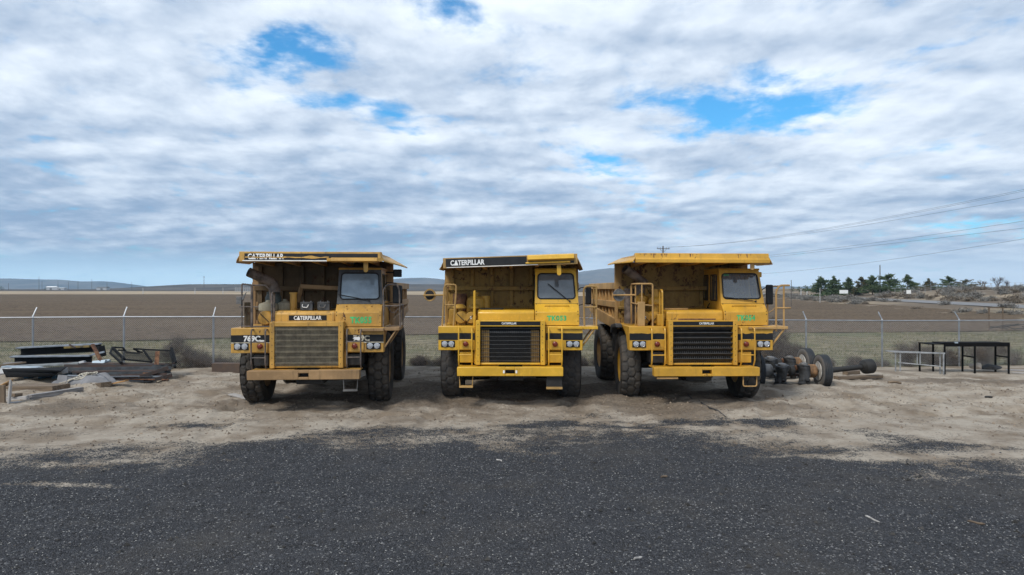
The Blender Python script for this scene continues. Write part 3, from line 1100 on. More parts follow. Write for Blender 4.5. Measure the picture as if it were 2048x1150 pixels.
# the mesh: crossing diagonal wires between neighbouring posts
V, Fq = [], []
def wire_seg(a, b, r=.0028):
    o = len(V)
    d = (b - a).normalized()
    u = d.cross(Vector((0, 1, 0))).normalized() * r
    w = Vector((0, 1, 0)) * r
    for p in (a, b):
        V.extend((p + u, p - u * .5 + w * .87, p - u * .5 - w * .87))
    for k in range(3):
        j = (k + 1) % 3
        Fq.append((o + k, o + j, o + 3 + j, o + 3 + k))
for pa, pb in zip(rail_pts, rail_pts[1:]):
    L = (pb - pa).length
    pitch = .075
    hgt = H_F - .06
    na = int((L + hgt) / pitch)
    for sgn in (1, -1):
        for i in range(na):
            s0 = i * pitch - (hgt if sgn > 0 else 0)
            # line from (s0, 0) rising at 45 degrees with slope sgn
            t0, t1 = 0.0, hgt
            if sgn > 0:
                t0, t1 = max(t0, -s0), min(t1, L - s0)
                if t1 - t0 < .02:
                    continue
                q0, q1 = (s0 + t0, t0), (s0 + t1, t1)
            else:
                t0, t1 = max(t0, s0 - L), min(t1, s0)
                if t1 - t0 < .02:
                    continue
                q0, q1 = (s0 - t0, t0), (s0 - t1, t1)
            def W3(q, off):
                p = pa.lerp(pb, q[0] / L)
                return Vector((p.x, p.y + off, p.z - hgt + q[1]))
            wire_seg(W3(q0, .002 * sgn), W3(q1, .002 * sgn))
npmesh('chain_link_mesh', V, Fq, M_WIRE, parent=fence)
# ------------------------------------------------------------------ truck materials
M_RUBBER = {}
def rubber(name, col, dust, seed):
    m, N, b, out = material(name)
    t = N.n('ShaderNodeTexCoord')
    co = N.vmath('ADD', t.outputs['Object'], (seed, seed * 2, 0))
    a1 = N.noise(co, 3.0, 7, .65)
    a2 = N.noise(co, 16, 5, .65)
    c = N.mix(N.ss(a1, .40, .70, 0, dust), col, (.17, .135, .10))
    c = N.mix(N.ss(a2, .45, .75, 0, .45), c, tuple(x * .45 for x in col))
    N.put(b, 'Base Color', c)
    b.inputs['Roughness'].default_value = .85
    b.inputs['Specular IOR Level'].default_value = .3
    N.put(b, 'Normal', N.n('ShaderNodeBump', {'Height': a2, 'Strength': .35, 'Distance': .01}))
    return m


M_TYRE = [rubber('dusty_rubber', (.038, .035, .032), .4, 1), rubber('worn_rubber', (.042, .041, .041), .30, 2), rubber('grey_rubber', (.055, .051, .047), .45, 3)]
M_BLACK = simple('black_enamel', (.012, .0125, .014), .55, var=.5, scale=9, col2=(.008, .0085, .010), spec=.3)
M_DARK = simple('greasy_steel', (.018, .017, .016), .65, var=.5, scale=7, bump=.3)
M_GREYSTEEL = simple('bare_grey_steel', (.16, .155, .15), .55, metal=.3, var=.4, scale=6)
M_RUST = simple('rusty_steel', (.17, .085, .045), .85, var=.6, scale=8, bump=.4, col2=(.07, .03, .018))
M_CORE = simple('radiator_core', (.016, .016, .016), .8, var=.5, scale=18, bump=.6, bscale=120)
M_WHITE = simple('white_lettering', (.78, .78, .76), .6, var=.12, scale=5)
M_CREAM = simple('worn_lettering', (.50, .46, .36), .7, var=.5, scale=14)
M_GREEN = simple('green_spray_paint', (.05, .50, .17), .6, var=.35, scale=9)
M_CHROME = simple('lamp_reflector', (.75, .75, .76), .12, metal=1.0, var=.05)
M_AMBER = simple('red_lamp_lens', (.22, .035, .018), .25, var=.4, scale=12)
M_SEAT = simple('black_vinyl', (.025, .025, .027), .6, var=.3)
M_INSIDE = simple('cab_lining', (.055, .055, .058), .85, var=.3)
M_PIPE = simple('burnt_exhaust_pipe', (.15, .12, .10), .75, var=.5, scale=5, bump=.2, col2=(.06, .045, .038))
M_PLASTIC = simple('grey_battery_plastic', (.055, .057, .06), .5, var=.4, scale=10)


def glass(name, dust, tint, dcol=(.34, .38, .41)):  # dust sets the diffuse share, which also paints sky reflections on windshields
    m = bpy.data.materials.new(name)
    m.use_nodes = True
    N = NT(m.node_tree)
    out = N.n('ShaderNodeOutputMaterial')
    tr = N.n('ShaderNodeBsdfTransparent', {'Color': tint})
    gl = N.n('ShaderNodeBsdfGlossy', {'Color': (1, 1, 1), 'Roughness': .03})
    df = N.n('ShaderNodeBsdfDiffuse', {'Color': dcol})
    fr = N.n('ShaderNodeFresnel', {'IOR': 1.75})
    t = N.n('ShaderNodeTexCoord')
    nz = N.noise(t.outputs['Object'], 2.5, 5, .6)
    a = N.n('ShaderNodeMixShader', {0: N.lin(nz, .3, .7, dust * .7, dust * 1.25), 1: tr, 2: df})
    b = N.n('ShaderNodeMixShader', {0: fr, 1: a, 2: gl})
    N.t.links.new(b.outputs[0], out.inputs[0])
    return m


M_LENS = glass('lamp_glass', .35, (.95, .95, .95), (.85, .86, .88))

TP = []      # paints per truck
TP.append(dict(main=paint('faded_ochre_paint', (.56, .31, .06), .66, .5, 1, .48, .35), bed=paint('dusty_shaded_ochre_bed_paint', (.13, .085, .040), .95, .8, 2, .75, .5, rscale=8),  # bed colour: dirt, plus the canopy's shade painted into a darker base
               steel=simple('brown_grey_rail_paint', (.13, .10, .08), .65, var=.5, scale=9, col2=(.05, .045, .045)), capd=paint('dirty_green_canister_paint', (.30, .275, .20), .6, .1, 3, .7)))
TP.append(dict(main=paint('bright_yellow_paint', (.70, .40, .032), .36, .30, 4, .36, .22), bed=paint('rust_spotted_shaded_bed_paint', (.36, .215, .042), .6, .95, 5, .6, .4, rscale=9)))  # bed: body yellow darkened to paint in canopy shade, with rust spots
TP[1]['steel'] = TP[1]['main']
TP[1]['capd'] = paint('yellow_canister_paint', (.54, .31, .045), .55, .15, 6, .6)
TP.append(dict(main=paint('rust_streaked_yellow_paint', (.64, .345, .036), .42, .46, 7, .38, .25), bed=paint('rusted_shaded_bed_paint', (.33, .20, .042), .5, 1.15, 8, .6, .4, rscale=8)))  # bed base carries painted canopy shade besides its rust
TP[2]['steel'] = TP[2]['main']
TP[2]['capd'] = paint('golden_canister_paint', (.52, .28, .03), .45, .15, 9, .5)
TP[0]['dust'] = paint('dust_coated_ochre_paint', (.36, .22, .10), .6, .2, 10, .7, .35)
TP[1]['dust'] = paint('dust_coated_yellow_paint', (.46, .28, .09), .55, .3, 11, .7, .35)
TP[2]['dust'] = paint('dust_coated_tan_paint', (.50, .30, .11), .55, .2, 12, .7, .35)
TP[0]['glass'] = glass('dusty_painted_sky_glass', .48, (.30, .34, .37), (.40, .52, .62))  # bluish diffuse veil: dust with the pale sky reflection painted in
TP[1]['glass'] = glass('grimy_grey_glass', .42, (.25, .27, .28), (.30, .34, .37))
TP[2]['glass'] = glass('clear_painted_sky_glass', .20, (.62, .66, .68), (.40, .48, .56))  # light bluish diffuse share paints in a sky reflection
M_SIDEGLASS = glass('side_glass', .08, (.35, .38, .40))


# ------------------------------------------------------------------ tyres
def tyre_mesh(name, mat, depth, Rr=.93, wd=.53, blocks=22):
    per = 10
    nu = blocks * per
    wl = np.concatenate([[-1, -.985, -.95], np.linspace(-.88, .88, 23), [.95, .985, 1]])
    U, Wd = np.meshgrid(np.arange(nu) / per, wl)
    tri = np.abs((U % 1) * 2 - 1) * 2 - 1               # -1..1 zigzag, one per block
    g = np.zeros_like(U)
    for w0, sg in ((-.36, 1), (.36, -1)):
        g = np.maximum(g, 1 - sstep(.035, .085, np.abs(Wd - w0 - sg * .13 * tri)))
    inner = np.abs(Wd) < .36 + .13 * tri * -np.sign(Wd)
    lat = np.abs(((U + .5) % 1) - .5)
    lat2 = np.abs((U % 1) - .5)
    g = np.maximum(g, np.where(np.abs(Wd) < .42, 1 - sstep(.06, .13, np.where(Wd > -2, lat, 1)), 0) * (np.abs(Wd) < .30))
    g = np.maximum(g, (1 - sstep(.07, .15, lat2)) * sstep(.30, .42, np.abs(Wd)))
    crown = Rr - .05 * np.abs(Wd) ** 3.5 - .05 * sstep(.86, 1, np.abs(Wd))
    r = crown - g * depth
    x = Wd * wd / 2
    # sidewalls: append rings
    side = [(.86, .525), (.78, .555), (.66, .54), (.55, .49), (.50, .44)]
    rows_r = [np.full(nu, .93 * 0 + s * Rr / .93 * 1.0) for s, _ in side]
    X = np.concatenate([np.stack([np.full(nu, -h * wd / .53 / 2 * 1.0) for _, h in side[::-1]]), x, np.stack([np.full(nu, h * wd / .53 / 2) for _, h in side])])
    RR = np.concatenate([np.stack([np.full(nu, s * Rr / .93) for s, _ in side[::-1]]), r, np.stack([np.full(nu, s * Rr / .93) for s, _ in side])])
    # shoulder lugs reaching onto the sidewall
    k = len(side)
    RR[k - 1] -= 0
    A = np.arange(nu) / nu * 2 * np.pi
    v = np.stack([X, RR * np.cos(A), RR * np.sin(A)], -1)
    m_, n_ = RR.shape
    i = np.arange(m_ * n_).reshape(m_, n_)
    j = np.roll(i, -1, 1)
    f = np.stack([i[:-1], j[:-1], j[1:], i[1:]], -1).reshape(-1, 4)
    me_o = npmesh(name, v.reshape(-1, 3), f, mat, smooth=True)
    me_o.data.set_sharp_from_angle(angle=R(32))
    me = me_o.data
    bpy.data.objects.remove(me_o)
    return me


def wheel(parent, x, y, tyre_me, rim_mat, outward, front, steer=0.0, spin=0.0):
    w = empty('wheel', (x, y, .905), 0, parent)
    w.rotation_euler = (spin, 0, steer)
    t_ = bpy.data.objects.new('tyre', tyre_me)
    COL.objects.link(t_)
    t_.parent = w
    s = outward
    rm = MB()
    if front:
        prof = [(.50, -.22), (.50, .20), (.475, .215), (.455, .19), (.42, .12), (.40, .05), (.30, .03), (.26, .05), (.22, .16), (.17, .20), (.0001, .205)]
    else:
        prof = [(.50, -.22), (.50, .20), (.475, .215), (.45, .18), (.43, .02), (.40, -.06), (.33, -.08), (.30, -.02), (.26, .06), (.20, .09), (.0001, .09)]
    rm.lathe([(r, h * s) for r, h in prof], 36)
    for k in range(10):
        a = k * math.tau / 10
        c_ = Vector((s * (.03 if front else -.07), .35 * math.cos(a), .35 * math.sin(a)))
        rm.cyl(c_, c_ + Vector((s * .04, 0, 0)), .025, n=6)
    rm.lathe([(.46, -.2 * s), (.40, -.15 * s), (.18, -.15 * s), (.0001, -.15 * s)], 28)
    rm.build('rim', rim_mat, w)
    return w


def rail_loop(pts, r=.022, fr=.12):
    m_ = MB()
    m_.tube(fillet(pts, fr, 5), r, 8)
    return m_


def ladder(parent, mat, xc, w, rungs, z0, z1, y, top_curve=True):
    m_ = MB()
    for sx_ in (-1, 1):
        x = xc + sx_ * w / 2
        m_.tube(fillet([(x, y + .02, z0), (x, y - .06, z0 + .12), (x, y - .06, z1 - .10), (x, y - .02, z1), (x, y + .14, z1 - .01)], .08, 4), .019, 8)
    for z in rungs:
        m_.tube([(xc - w / 2, y - .06, z), (xc + w / 2, y - .06, z)], .016, 6)
    return m_.build('ladder', mat, parent)


def haul_truck(i, label):
    tx, ty, rot = TRUCKS[i]
    P = TP[i]
    root = empty('haul_truck', (tx, ty, 0), R(rot))
    tag(root, label, 'dump truck', 'haul trucks parked in a row')
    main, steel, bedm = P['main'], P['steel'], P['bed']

    # ---- running gear
    m = MB()
    for sx_ in (-1, 1):
        m.box(sx_ * .42 - .09, sx_ * .42 + .09, -1.45, 5.3, .95, 1.35)
        m.box(sx_ * .55 - .1, sx_ * .55 + .1, -.55, .45, .72, 1.5)
    m.box(-.33, .33, -1.3, .9, .62, 1.75)                # engine and sump
    m.box(-.28, .28, .9, 2.2, .72, 1.3)                  # gearbox
    m.cyl((-1.35, 0, .93), (1.35, 0, .93), .13)
    m.cyl((-1.4, 3.7, .93), (1.4, 3.7, .93), .24)
    m.lathe([(.2, -.5), (.42, -.25), (.45, 0), (.42, .25), (.2, .5)], 20, Matrix.Translation((0, 3.7, .93)))
    m.cyl((0, 2.2, 1.0), (0, 3.4, .95), .07, n=10)
    for sx_ in (-1, 1):
        m.cyl((sx_ * 1.18, .05, 1.0), (sx_ * 1.02, .1, 1.95), .13, n=14)
        m.cyl((sx_ * .75, 2.4, 1.0), (sx_ * .8, 1.4, 2.0), .11, n=12)
    m.build('chassis', M_DARK, root, bevel=.012)
    tank = MB()
    tank.prism([(-.36, 1.0), (.36, 1.0), (.42, 1.2), (.42, 1.6), (.3, 1.75), (-.3, 1.75), (-.42, 1.6), (-.42, 1.2)], 'x', -1.55, -.95, Matrix.Translation((0, 1.75, 0)))
    tank.build('fuel_tank', M_DARK if i else P['dust'], root, bevel=.02)
    tank = MB()
    tank.prism([(-.36, 1.0), (.36, 1.0), (.42, 1.2), (.42, 1.6), (.3, 1.75), (-.3, 1.75), (-.42, 1.6), (-.42, 1.2)], 'x', .95, 1.55, Matrix.Translation((0, 1.75, 0)))
    tank.build('hydraulic_tank', M_DARK, root, bevel=.02)

    # ---- wheels
    tm = tyre_mesh('tyre', M_TYRE[i], (.045, .020, .030)[i])
    rimm = (P['dust'], P['dust'], main)[i]
    rr = P['dust'] if i else P['dust']
    for sx_ in (-1, 1):
        wheel(root, sx_ * 1.60, 0, tm, rimm, sx_, True, R((1.5, 0, -4)[i]), .3 * sx_)
        for xo in (1.60, 1.02):
            wheel(root, sx_ * xo, 3.7, tm, rr, sx_, False, 0, .7 * sx_ + xo)

    # ---- bumper with its tow opening
    yb0, yb1, z0, z1 = -1.98, -1.76, .82, 1.04
    m = MB()
    m.box(-1.32, -.12, yb0, yb1, z0, z1)
    m.box(.12, 1.32, yb0, yb1, z0, z1)
    m.box(-.12, .12, yb0, yb1, z0, z0 + .06)
    m.box(-.12, .12, yb0, yb1, z1 - .065, z1)
    bp = m.build('bumper', (P['dust'], main, P['main'])[i], root, bevel=.012)
    m = MB()
    m.box(-.118, .118, yb1 - .05, yb1 - .03, z0 + .062, z1 - .067)
    m.build('tow_opening', M_DARK, bp)
    for sx_ in (-1, 1):
        m = MB()
        m.box(sx_ * .45 - .1, sx_ * .45 + .1, -1.759, -1.45, .80, 1.0)
        m.box(min(sx_ * .3, sx_ * 1.3), max(sx_ * .3, sx_ * 1.3), -1.757, -1.3, 1.001, 1.03)
        m.build('bumper_mount', main, root)
    if i == 1:
        m = MB()
        for sx_ in (-1, 1):
            m.box(sx_ * .155 - .022, sx_ * .155 + .022, yb0 - .006, yb0 + .002, .895, .965)
        m.build('reflector', M_WHITE, bp)

    # ---- radiator surround and grille
    gx0, gx1 = -.88, .88
    y0, y1 = -1.66, -1.36
    zb, zt = 1.06, 2.19
    pw = .115
    m = MB()
    m.prism([(gx0, zb), (gx0 + pw, zb), (gx0 + pw, zt), (gx0, zt)], 'y', y0, y1)
    m.prism([(gx1 - pw, zb), (gx1, zb), (gx1, zt), (gx1 - pw, zt)], 'y', y0, y1)
    tb = .115 if i == 0 else .03
    m.box(gx0 + pw + .001, gx1 - pw - .001, y0 + .002, y1, zt - tb, zt - .002)
    m.box(gx0 + pw + .001, gx1 - pw - .001, y0 + .06, y1, zb + .002, zb + .05)
    sur = m.build('radiator_surround', main, root, bevel=.012)
    gt = zt - tb - .004
    if i > 0:          # black name bar across the top of the grille
        m = MB()
        m.box(gx0 + pw + .002, gx1 - pw - .002, y0 + .012, y0 + .05, zt - .125, gt)
        nb_ = m.build('name_bar', M_BLACK, sur)
        v, f = text_geo('CATERPILLAR', .38, .055, (-.22 if i == 1 else -.10, y0 + .008, zt - .10), bold=.03)
        mm = MB().add(v, f)
        mm.build('lettering', M_WHITE, sur, smooth=False)
        m = MB()
        m.box(gx0 + pw + .002, gx1 - pw - .002, y0 + .004, y0 + .05, zt - .146, zt - .127)
        m.build('trim_strip', main, sur)
        gt = zt - .15
    g = MB()
    ga, gb, gz0 = gx0 + pw + .003, gx1 - pw - .003, zb + .055
    nsl = (7, 9, 7)[i]
    for k in range(nsl):
        z = gz0 + (gt - gz0) * (k + .5) / nsl
        hh = (gt - gz0) / nsl
        if i == 0:
            g.prism([(y0 + .05, z + hh * .18), (y0 + .03, z - hh * .12), (y0 + .10, z - hh * .34), (y0 + .12, z - hh * .30)], 'x', ga, gb)
        elif i == 1:
            g.box(ga, gb, y0 + .05, y0 + .065, z - .005, z + .005)
        else:
            g.prism([(y0 + .03, z + hh * .42), (y0 + .02, z + hh * .30), (y0 + .09, z - hh * .30), (y0 + .11, z - hh * .26)], 'x', ga, gb)
    gm = (simple('dusty_grille_bars', (.19, .165, .115), .7, var=.35, scale=6, col2=(.12, .10, .07)), simple('dark_grille_wire', (.05, .05, .05), .6, var=.4, scale=8), simple('black_louvre', (.012, .012, .013), .55, var=.5, scale=6, col2=(.032, .030, .028)))[i]
    gr = g.build('grille', gm, root, smooth=False)
    m = MB()
    m.box(ga, gb, y0 + .17, y0 + .19, gz0 - .003, gt)
    m.build('radiator_core', M_CORE if i != 0 else simple('dusty_radiator', (.10, .095, .078), .8, var=.5, scale=10), gr)
    if i != 2:         # wire screen in front of the core
        m = MB()
        n_ = 46 if i == 0 else 30
        ys_ = y0 + (.012 if i == 0 else .125)
        for k in range(n_):
            x = ga + (gb - ga) * (k + .5) / n_
            m.box(x - .0032, x + .0032, ys_, ys_ + .005, gz0, gt)
        for k in range(34 if i == 0 else 20):
            z = gz0 + (gt - gz0) * (k + .5) / (34 if i == 0 else 20)
            m.box(ga, gb, ys_ + .006, ys_ + .011, z - .0032, z + .0032)
        m.build('wire_screen', gm if i == 0 else M_BLACK, gr, smooth=False)
    if i == 1:
        for xa_, xb_ in ((ga + .02, ga + .22), (gb - .24, gb - .03)):
            m = MB()
            m.box(xa_, xb_, y0 + .15, y0 + .165, gz0, gt - .1)
            m.build('side_tank', P['dust'], gr)
        m = MB()
        m.box(ga + .22, gb - .24, y0 + .14, y0 + .16, 1.86, 1.91)
        m.build('cross_bar', M_GREYSTEEL, gr)
    if i == 2:
        m = MB()
        for k in range(30):
            x = ga + (gb - ga) * (k + .5) / 30
            m.box(x - .004, x + .004, y0 + .135, y0 + .15, gz0, gz0 + (gt - gz0) * .62)
        m.build('fin', M_GREYSTEEL, gr, smooth=False)

    # ---- hood
    m = MB()
    m.prism([(-1.33, 2.14), (-1.33, 2.37), (-1.27, 2.44), (.25, 2.46), (.25, 2.14)], 'x', -.85, .62)
    hood = m.build('hood', main, root, bevel=.02)
    m = MB()
    m.box(-.62, .62, -1.30, .25, 1.35, 2.139)
    m.build('engine_side', M_DARK, root)
    if i == 0:
        m = MB()
        m.box(-.50, .42, -1.336, -1.331, 2.21, 2.335)
        m.build('name_plate', M_BLACK, hood)
        v, f = text_geo('CATERPILLAR', .68, .10, (-.38, -1.339, 2.222), bold=.03)
        v2, f2 = [Vector((-.30, -1.341, 2.222)), Vector((-.225, -1.341, 2.222)), Vector((-.262, -1.341, 2.268))], [(0, 1, 2)]
        MB().add(v, f).add(v2, f2).build('lettering', M_WHITE, hood, smooth=False)
    else:
        m = MB()
        if i == 1:
            m.box(-.70, .50, -1.338, -1.331, 2.185, 2.205)
        else:
            m.box(-.55, .42, -1.345, -1.331, 2.195, 2.225)
        m.build('hinge', (main, M_RUST)[i - 1], hood)
        m = MB()
        m.box(-.80, -.2, -1.0, -.6, 2.452, 2.48)
        m.build('loose_hatch', M_DARK if i == 1 else P['dust'], hood)

    m = MB()
    for k in range(5):
        m.cyl((-.74 + .30 * k, -1.334, 2.18), (-.74 + .30 * k, -1.32, 2.18), .012, n=6)
    m.box(-.853, -.849, -1.25, .2, 2.36, 2.368)
    m.build('rivet', M_DARK, hood)
    m = MB()
    for sx_ in (-1, 1):
        for k in range(7):
            m.cyl((sx_ * .82, y0 - .004, 1.16 + .155 * k), (sx_ * .82, y0 + .01, 1.16 + .155 * k), .011, n=6)
    m.build('rivet', M_DARK, sur)

    # ---- fenders (decks) with lamps, steps and stripes
    for sx_ in (-1, 1):
        xa, xb = (.905, 1.845)
        o_ = (lambda a, b: (min(sx_ * a, sx_ * b), max(sx_ * a, sx_ * b)))
        X0, X1 = o_(xa, xb)
        m = MB()
        m.prism([(-1.50, 1.42), (-1.50, 2.035), (.95, 2.035), (.95, 1.96), (-.62, 1.96), (-1.05, 1.78), (-1.26, 1.42)], 'x', X0, X1)
        fen = m.build('fender', main, root, bevel=.015)
        # black band, a touch ragged where it has peeled
        pts = [(sx_ * (xa + .004), 1.685), (sx_ * (xb - .004), 1.685)]
        ks = 12
        for k in range(ks + 1):
            u = 1 - k / ks
            pts.append((sx_ * (xa + .004 + (xb - xa - .008) * u), 1.865 - (random.uniform(0, .03) if i == 2 else random.uniform(0, .006))))
        m = MB()
        m.prism(pts, 'y', -1.505, -1.5005)
        m.build('stripe', M_BLACK, fen, smooth=False)
        if i == 0:
            v, f = text_geo('769C', .40, .15, (1.10 if sx_ > 0 else -1.54, -1.508, 1.70), bold=.045)
            MB().add(v, f).build('lettering', M_CREAM if sx_ > 0 else M_WHITE, fen, smooth=False)
            m = MB()       # scuffed-off white smear over part of the number
            r_ = random.Random(5 + sx_)
            cx_ = -1.10 if sx_ < 0 else 1.19
            pp = []
            for k in range(14):
                a = math.tau * k / 14
                q = r_.uniform(.6, 1.15)
                pp.append((cx_ + (.085 if sx_ < 0 else .105) * q * math.cos(a), (1.72 if sx_ < 0 else 1.77) + (.030 if sx_ < 0 else .05) * q * math.sin(a)))
            m.prism(pp, 'y', -1.5115, -1.5095)
            m.build('scuff', M_WHITE, fen, smooth=False)
            m = MB()
            m.box(*o_(xa + .01, xb - .004), -1.507, -1.5005, 1.66, 1.682)
            m.build('pinstripe', M_CREAM, fen, smooth=False)
        # inner step panel carrying the red lamp, standing a little proud
        m = MB()
        m.box(*o_(.96, 1.36), -1.53, -1.4995, 1.44, 1.675)
        m.build('lamp_panel', main, fen, bevel=.008)
        cxl = sx_ * 1.14
        m = MB()
        M_ = Matrix.Translation((cxl, -1.53, 1.585)) @ Matrix.Rotation(R(-90), 4, 'Z')
        m.lathe([(.068, 0), (.068, .025), (.055, .04), (.03, .05), (.0001, .052)], 20, M_)
        m.build('turn_signal', M_AMBER, root)
        # twin headlights
        hx0, hx1 = o_(1.42, 1.77)
        m = MB()
        m.box(hx0, hx1, -1.512, -1.5, 1.50, 1.665)
        m.build('headlight_recess', M_BLACK, fen, bevel=.006)
        for hx in (1.51, 1.68):
            hl = MB()
            M_ = Matrix.Translation((sx_ * hx, -1.512, 1.583)) @ Matrix.Rotation(R(-90), 4, 'Z')
            hl.lathe([(.074, 0), (.074, .022), (.066, .024), (.05, .008), (.025, .002), (.018, .012), (.0001, .014)], 22, M_)
            h_ = hl.build('headlight', M_CHROME, root)
            hl = MB()
            hl.lathe([(.066, .018), (.05, .027), (.025, .032), (.0001, .033)], 20, M_)
            hl.build('lens', M_LENS, h_)
        # battery / toolbox behind the ladder
        m = MB()
        m.box(*o_(.95, 1.30), -1.47, -1.0, 1.10, 1.38)
        m.build('step_box', (M_DARK if i == 0 else main) if i != 2 else (M_DARK if sx_ < 0 else main), root, bevel=.015)
        m = MB()
        m.box(*o_(.885, .925), -1.45, -.9, 1.06, 2.03)
        m.build('side_plate', main, root, bevel=.006)
        # ladder
        ladder(root, steel if i else P['steel'], sx_ * 1.14, .335, (1.32, 1.70), 1.045, 2.0, -1.62)
        # hanging step below the bumper
        m = MB()
        xs0 = sx_ * 1.10
        if i == 0 and sx_ > 0 or i == 1 and sx_ < 0:
            m.tube([(xs0 - .17, -1.9, .83), (xs0 - .155, -1.9, .58)], .012, 6)
            m.tube([(xs0 + .17, -1.9, .83), (xs0 + .155, -1.9, .58)], .012, 6)
            m.box(xs0 - .17, xs0 + .17, -1.95, -1.85, .53, .575)
            m.build('hanging_step', M_GREYSTEEL if i == 0 else TP[1]['dust'], root)
        elif i == 1:
            m.prism([(xs0 - .2, .55), (xs0 + .2, .55), (xs0 + .19, .82), (xs0 - .19, .82)], 'y', -1.90, -1.885)
            m.build('hanging_step', M_DARK, root)
            m = MB()
            m.box(xs0 - .2, xs0 + .2, -1.98, -1.88, .50, .548)
            m.build('step_tread', P['dust'], root)
        elif i == 2:
            if sx_ > 0:
                m.tube(fillet([(xs0 - .17, -1.9, .82), (xs0 - .17, -1.9, .56), (xs0 + .17, -1.9, .56), (xs0 + .17, -1.9, .82)], .05), .016, 6)
            else:
                m.box(xs0 - .14, xs0 + .38, -1.95, -1.82, .755, .80)
            m.build('hanging_step', P['dust'], root)
        # mud guard behind the front wheel
        m = MB()
        m.box(*o_(1.2, 1.845), .96, .98, 1.2, 2.0)
        m.build('mud_flap', M_DARK, root)
    if i == 2:
        m = MB()
        m.prism([(-.55, 2.03), (-.35, 2.06), (.2, 2.0), (.35, 1.80), (.30, 1.74), (.1, 1.90), (-.3, 1.955), (-.55, 1.955)], 'x', -2.02, -1.85)
        m.build('mudguard_flap', M_RUBBERSHEET, root, bevel=.01)

    # ---- cab
    A, B, C, D, E, Fb = (-1.36, 2.05), (-1.36, 2.39), (-1.13, 2.61), (-.90, 3.48), (.45, 3.48), (.45, 2.05)
    xl, xr = .63, 1.77
    cabm = main
    m = MB()
    m.prism([A, B, C, (-1.05, 2.61), (-1.05, 2.05)], 'x', xl, xr)
    m.box(xl + .002, xr - .002, -1.05, .45, 2.04, 2.10)
    # left and right lower walls, posts and roof are one shell
    th = .05
    panels = []
    def fp(u, v, side_off=0.0):      # front plane
        x = (xl + .02 * v) * (1 - u) + (xr - .06 * v) * u
        return Vector((x, C[0] + (D[0] - C[0]) * v, C[1] + (D[1] - C[1]) * v))
    front = MB()
    loop_f, nf = front.holed([fp(0, 0), fp(1, 0), fp(1, 1), fp(0, 1)], (.065, .935, .14, .90), th, .09, 5)
    loops = []
    def side(xb, xt, ya, yb_, rev, hole, rad):
        """side wall strip from ya to yb_ (y at the bottom), following the sloping front when ya is None"""
        b0, b1 = Vector((xb, ya[0], 2.10)), Vector((xb, yb_, 2.10))
        t0, t1 = Vector((xt, ya[1], 3.478)), Vector((xt, yb_, 3.478))
        q = [b1, b0, t0, t1] if not rev else [b0, b1, t1, t0]
        lp, n_ = m.holed(q, hole, th, rad, 4)
        loops.append((lp, n_))
    side(xl, xl + .02, (-1.06, -.88), -.12, False, (.13, .80, .42, .92), .06)       # door, camera-left side
    side(xl, xl + .02, (-.119, -.119), .45, False, (.16, .84, .42, .92), .06)
    side(xr, xr - .06, (-1.06, -.88), -.12, True, (.20, .87, .42, .92), .06)
    side(xr, xr - .06, (-.119, -.119), .45, True, (.16, .84, .42, .92), .06)
    q = [Vector((xr - .001, .449, 2.10)), Vector((xl + .001, .449, 2.10)), Vector((xl + .021, .449, 3.477)), Vector((xr - .061, .449, 3.477))]
    lp, n_ = m.holed(q, (.12, .88, .45, .9), th, .06, 4)
    loops.append((lp, n_))
    m.prism([(-.94, 3.481), (-.90, 3.53), (.44, 3.53), (.48, 3.481)], 'x', xl + .005, xr - .045)
    cab = m.build('cab', cabm, root, bevel=.008)
    front.build('windshield_frame', simple('dark_cab_frame', (.055, .058, .062), .55, var=.4, scale=8) if i == 0 else main, cab)
    def glaze(nm, lp, n_, mat, gas=.014):
        mm = MB()
        off = -n_ * .02
        mm.add([p + off for p in lp], [tuple(range(len(lp)))])
        gl_ = mm.build(nm, mat, cab, smooth=False)
        mm = MB()
        mm.tube([p for p in lp] + [lp[0]], gas, 6, cap=False)
        mm.build('gasket', M_BLACK, gl_)
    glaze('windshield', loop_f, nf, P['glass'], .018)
    for lp, n_ in loops:
        glaze('side_window' if lp is not loops[-1][0] else 'rear_window', lp, n_, M_SIDEGLASS)
    if i == 2:
        m = MB()
        for yy in (-.50, -.22):
            pass
        m.bar((xl - .01, -.55, 2.70), (xl + .008, -.55, 3.35), .02, .03)
        m.build('window_bar', M_BLACK, cab)
    # inside
    m = MB()
    m.box(xl + .35, xr - .35, -.35, .12, 2.40, 2.55)
    m.box(xl + .35, xr - .35, .05, .18, 2.52, 3.05)
    m.box(xl + .5, xr - .5, .06, .16, 3.05, 3.22)
    m.build('seat', M_SEAT, cab, bevel=.03)
    m = MB()
    m.box(xl + .06, xr - .07, -1.04, -.85, 2.3, 2.63)
    m.build('dashboard', M_INSIDE, cab, bevel=.02)
    m = MB()
    ring = [Vector((1.20 + .22 * math.cos(a), -.72 + .22 * math.sin(a) * .8, 2.76 + .22 * math.sin(a) * .6)) for a in np.linspace(0, math.tau, 25)]
    m.tube(ring, .015, 6, cap=False)
    m.tube([(1.20, -.72, 2.76), (1.20, -.85, 2.6)], .025, 6)
    for a in (0.3, 2.4, 4.5):
        m.tube([(1.20, -.72, 2.76), ring[int(a / math.tau * 24)]], .01, 5)
    m.build('steering_wheel', M_SEAT, cab)
    # bolts and seams of the hatch
    m = MB()
    for k in range(4):
        for xx in (xl + .035, xr - .035):
            u = k / 3
            if k < 2:
                pz = (-1.362, 2.16 + .17 * k)
            else:
                pz = (-1.35 + .19 * (k - 2), 2.412 + .185 * (k - 2))
            m.cyl((xx, pz[0] - .004, pz[1]), (xx, pz[0] + .01, pz[1] + .004), .013, n=6)
    m.build('rivet', M_DARK, cab)
    m = MB()
